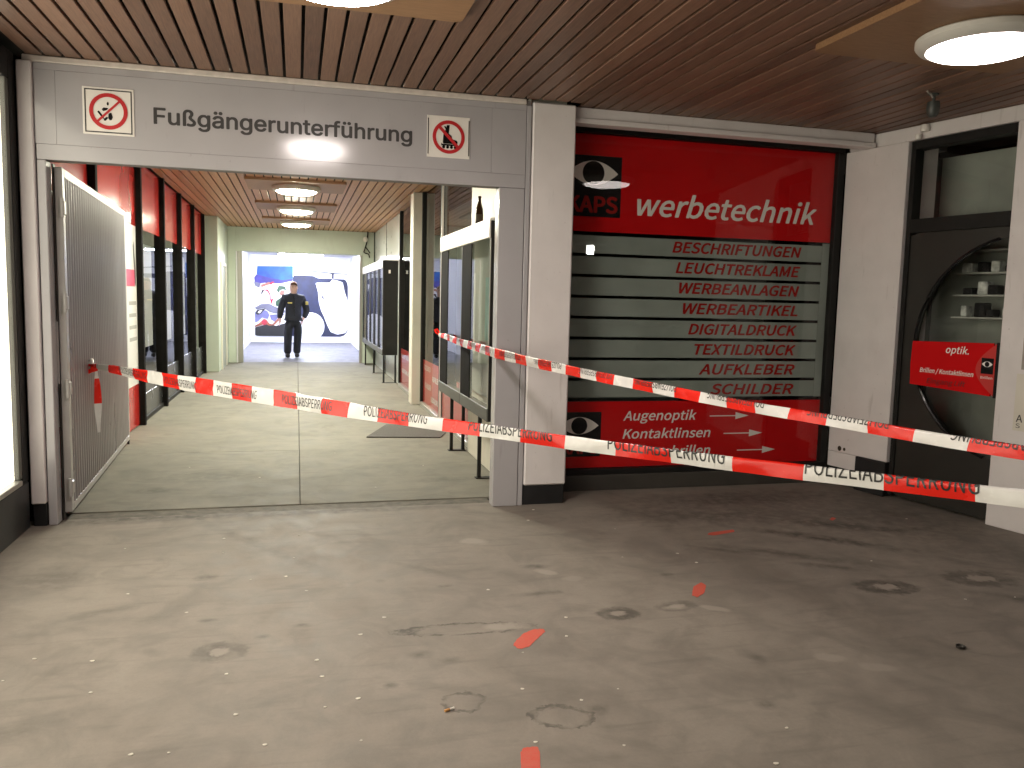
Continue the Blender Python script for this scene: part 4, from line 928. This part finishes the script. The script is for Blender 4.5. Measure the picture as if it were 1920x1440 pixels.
m_boot = mat('boot_black', (.01, .01, .01), .35, var=.2); m_hair = mat('hair_brown', (.34, .20, .12), .7, var=.3, scale=60); m_tab = mat('badge_yellow', (.62, .48, .12), .5, var=.1)
J = {'pel': (0, 0, .98, (.10, .08)), 'spine': (.0, 0, 1.20, (.11, .08)), 'chest': (0, 0, 1.40, (.12, .08)), 'neck': (0, -.005, 1.545, .066), 'head0': (.0, -.024, 1.612, (.092, .102)), 'head1': (.005, -.018, 1.705, (.118, .132)), 'head2': (.005, -.012, 1.785, (.105, .118)),
     'hL': (-.09, 0, .93, .06), 'kL': (-.135, -.06, .51, .045), 'aL': (-.145, -.035, .13, .035), 'hR': (.09, 0, .93, .06), 'kR': (.105, .01, .51, .045), 'aR': (.088, .055, .13, .035),
     'sL': (-.185, 0, 1.46, .06), 'eL': (-.275, .03, 1.16, .044), 'wL': (-.325, -.02, .93, .03), 'pL': (-.33, -.03, .87, (.022, .036)), 'sR': (.185, 0, 1.46, .06), 'eR': (.315, .06, 1.17, .044), 'wR': (.235, -.02, .95, .03), 'pR': (.20, -.04, .90, (.022, .034)),
     'nose': (.005, -.118, 1.68, .014), 'earL': (-.075, -.005, 1.70, .014), 'earR': (.085, -.005, 1.70, .014)}
E = [('pel', 'spine'), ('spine', 'chest'), ('chest', 'neck'), ('neck', 'head0'), ('head0', 'head1'), ('head1', 'head2'), ('pel', 'hL'), ('hL', 'kL'), ('kL', 'aL'), ('pel', 'hR'), ('hR', 'kR'), ('kR', 'aR'), ('chest', 'sL'), ('sL', 'eL'), ('eL', 'wL'), ('wL', 'pL'), ('chest', 'sR'), ('sR', 'eR'), ('eR', 'wR'), ('wR', 'pR'), ('head1', 'nose')]
for i, (dx, dy, dz) in enumerate(((-.012, -.030, -.085), (-.006, -.012, -.095), (.0, .006, -.092), (.004, .022, -.078))):
    J[f'g{i}'] = (-.33+dx*.5, -.03+dy, .87+dz*.5, .009); J[f'h{i}'] = (-.33+dx, -.03+dy*1.1, .87+dz, .008); E += [('pL', f'g{i}'), (f'g{i}', f'h{i}')]
    J[f'i{i}'] = (.20-dx*.5, -.04+dy, .90+dz*.5, .009); J[f'j{i}'] = (.20-.01-dx, -.04+dy*1.1, .90+dz, .008); E += [('pR', f'i{i}'), (f'i{i}', f'j{i}')]
J['tL'] = (-.30, -.07, .86, .009); J['uL'] = (-.295, -.085, .825, .008); E += [('wL', 'tL'), ('tL', 'uL')]
J['tR'] = (.175, -.08, .89, .009); J['uR'] = (.165, -.095, .855, .008); E += [('wR', 'tR'), ('tR', 'uR')]
del J['earL'], J['earR']
body = skin_obj('body', J, E, 'pel', m_skin, of)
JK = {'b': (0, 0, .93, (.215, .165)), 'w': (0, 0, 1.08, (.205, .16)), 'c': (0, 0, 1.32, (.235, .17)), 'ch': (0, 0, 1.45, (.20, .14)), 'n': (0, -.005, 1.545, (.098, .095)), 'n2': (0, -.010, 1.60, (.088, .09)),
      'sL': (-.205, 0, 1.455, .098), 'mL': (-.255, .02, 1.30, .092), 'eL': (-.295, .03, 1.15, .085), 'fL': (-.318, .0, 1.03, .074), 'wL': (-.328, -.02, .935, .062), 'sR': (.205, 0, 1.455, .098), 'mR': (.272, .035, 1.30, .094), 'eR': (.335, .06, 1.16, .088), 'fR': (.295, .02, 1.05, .076), 'wR': (.240, -.02, .955, .064)}
EK = [('b', 'w'), ('w', 'c'), ('c', 'ch'), ('ch', 'n'), ('n', 'n2'), ('ch', 'sL'), ('sL', 'mL'), ('mL', 'eL'), ('eL', 'fL'), ('fL', 'wL'), ('ch', 'sR'), ('sR', 'mR'), ('mR', 'eR'), ('eR', 'fR'), ('fR', 'wR')]
jk = skin_obj('jacket', JK, EK, 'w', m_nav, of)
JT = {'p': (0, 0, 1.0, (.165, .125)), 'q': (0, 0, .93, (.175, .13)), 'hL': (-.105, -.01, .84, .128), 'tL': (-.125, -.04, .68, .116), 'kL': (-.138, -.06, .51, .103), 'cL': (-.143, -.05, .32, .098), 'aL': (-.147, -.035, .085, .096), 'hR': (.105, 0, .84, .128), 'tR': (.108, .005, .68, .116), 'kR': (.106, .01, .51, .103), 'cR': (.096, .035, .32, .098), 'aR': (.088, .055, .085, .096)}
ET = [('p', 'q'), ('q', 'hL'), ('hL', 'tL'), ('tL', 'kL'), ('kL', 'cL'), ('cL', 'aL'), ('q', 'hR'), ('hR', 'tR'), ('tR', 'kR'), ('kR', 'cR'), ('cR', 'aR')]
tr_ = skin_obj('trousers', JT, ET, 'q', m_nav2, of)
for x, y in ((-.147, -.035), (.088, .055)):
    skin_obj('boot', {'a': (x, y, .14, .062), 'b': (x, y+.005, .066, (.068, .064)), 'c': (x-.006, y-.09, .058, (.064, .056)), 'd': (x-.012, y-.16, .048, (.054, .044))}, [('a', 'b'), ('b', 'c'), ('c', 'd')], 'b', m_boot, of)
def hair_pt(i, j):
    th = 2*math.pi*i/24; front = .5-.5*math.sin(th)                       # 1 at the forehead
    top = 1.845; low = 1.675+.138*front**1.2; ph = (j/7)*math.pi/2
    k = math.sin(ph)**.8
    return (.005+.090*math.cos(th)*k, -.005+.108*math.sin(th)*k, low+(top-low)*math.cos(ph))
MB().grid(hair_pt, 24, 7).build('hair', m_hair, of, world=False, smooth=True)
for x in (-.028, .038): MB().lathe([(0, .009), (.010, .006), (.012, 0), (.010, -.006), (0, -.009)], (x, -.112, 1.718), 10).build('eye', mat('eye_dark', (.05, .04, .035), .3), body, world=False, smooth=True)
MB().box(-.022, .034, -.112, -.084, 1.632, 1.641, .003).build('mouth', mat('lips', (.35, .13, .11), .5), body, world=False)
for x in (-.088, .098): MB().box(x-.010, x+.008, -.02, .015, 1.665, 1.725, .006).build('ear', m_skin, body, world=False)
MB().box(-.155, -.055, -.185, -.140, 1.315, 1.345, .004).build('name_tab', m_tab, jk, world=False); MB().box(.283, .345, -.075, -.043, 1.29, 1.37, .006).build('sleeve_patch', m_tab, jk, world=False)
MB().box(-.006, .006, -.178, -.12, 1.02, 1.50, .003).build('zip', m_blackgl, jk, world=False)
MB().tube([(.155*math.cos(a), .12*math.sin(a), .97) for a in [2*math.pi*k/24 for k in range(25)]], .016, 8).build('belt', m_boot, tr_, world=False, smooth=True)

# ================================================================== street lamp out on the plaza (seen mirrored in the window)
sl = thing('street_lamp', (8.1, -10, 0), 'street lamp with flat disc hood, mirrored in the red shop window', 'street lamp')
MB().lathe([(.07, 0), (.06, .3), (.04, .5), (.035, 2.85), (.09, 2.87)], n=16).build('pole', m_frame, sl, world=False, smooth=True)
MB().lathe([(.09, 2.87), (.11, 2.90), (.11, 3.12), (.06, 3.14)], n=20).build('lamp_glass', emis('street_glow', (1, .97, .9), 60), sl, world=False, smooth=True)
MB().lathe([(.10, 3.135), (.44, 3.15), (.45, 3.17), (.10, 3.24), (0, 3.25)], n=28).build('hood', m_sign, sl, world=False, smooth=True)
for o in list(S.objects):
    if 's0' in o: del o['s0']
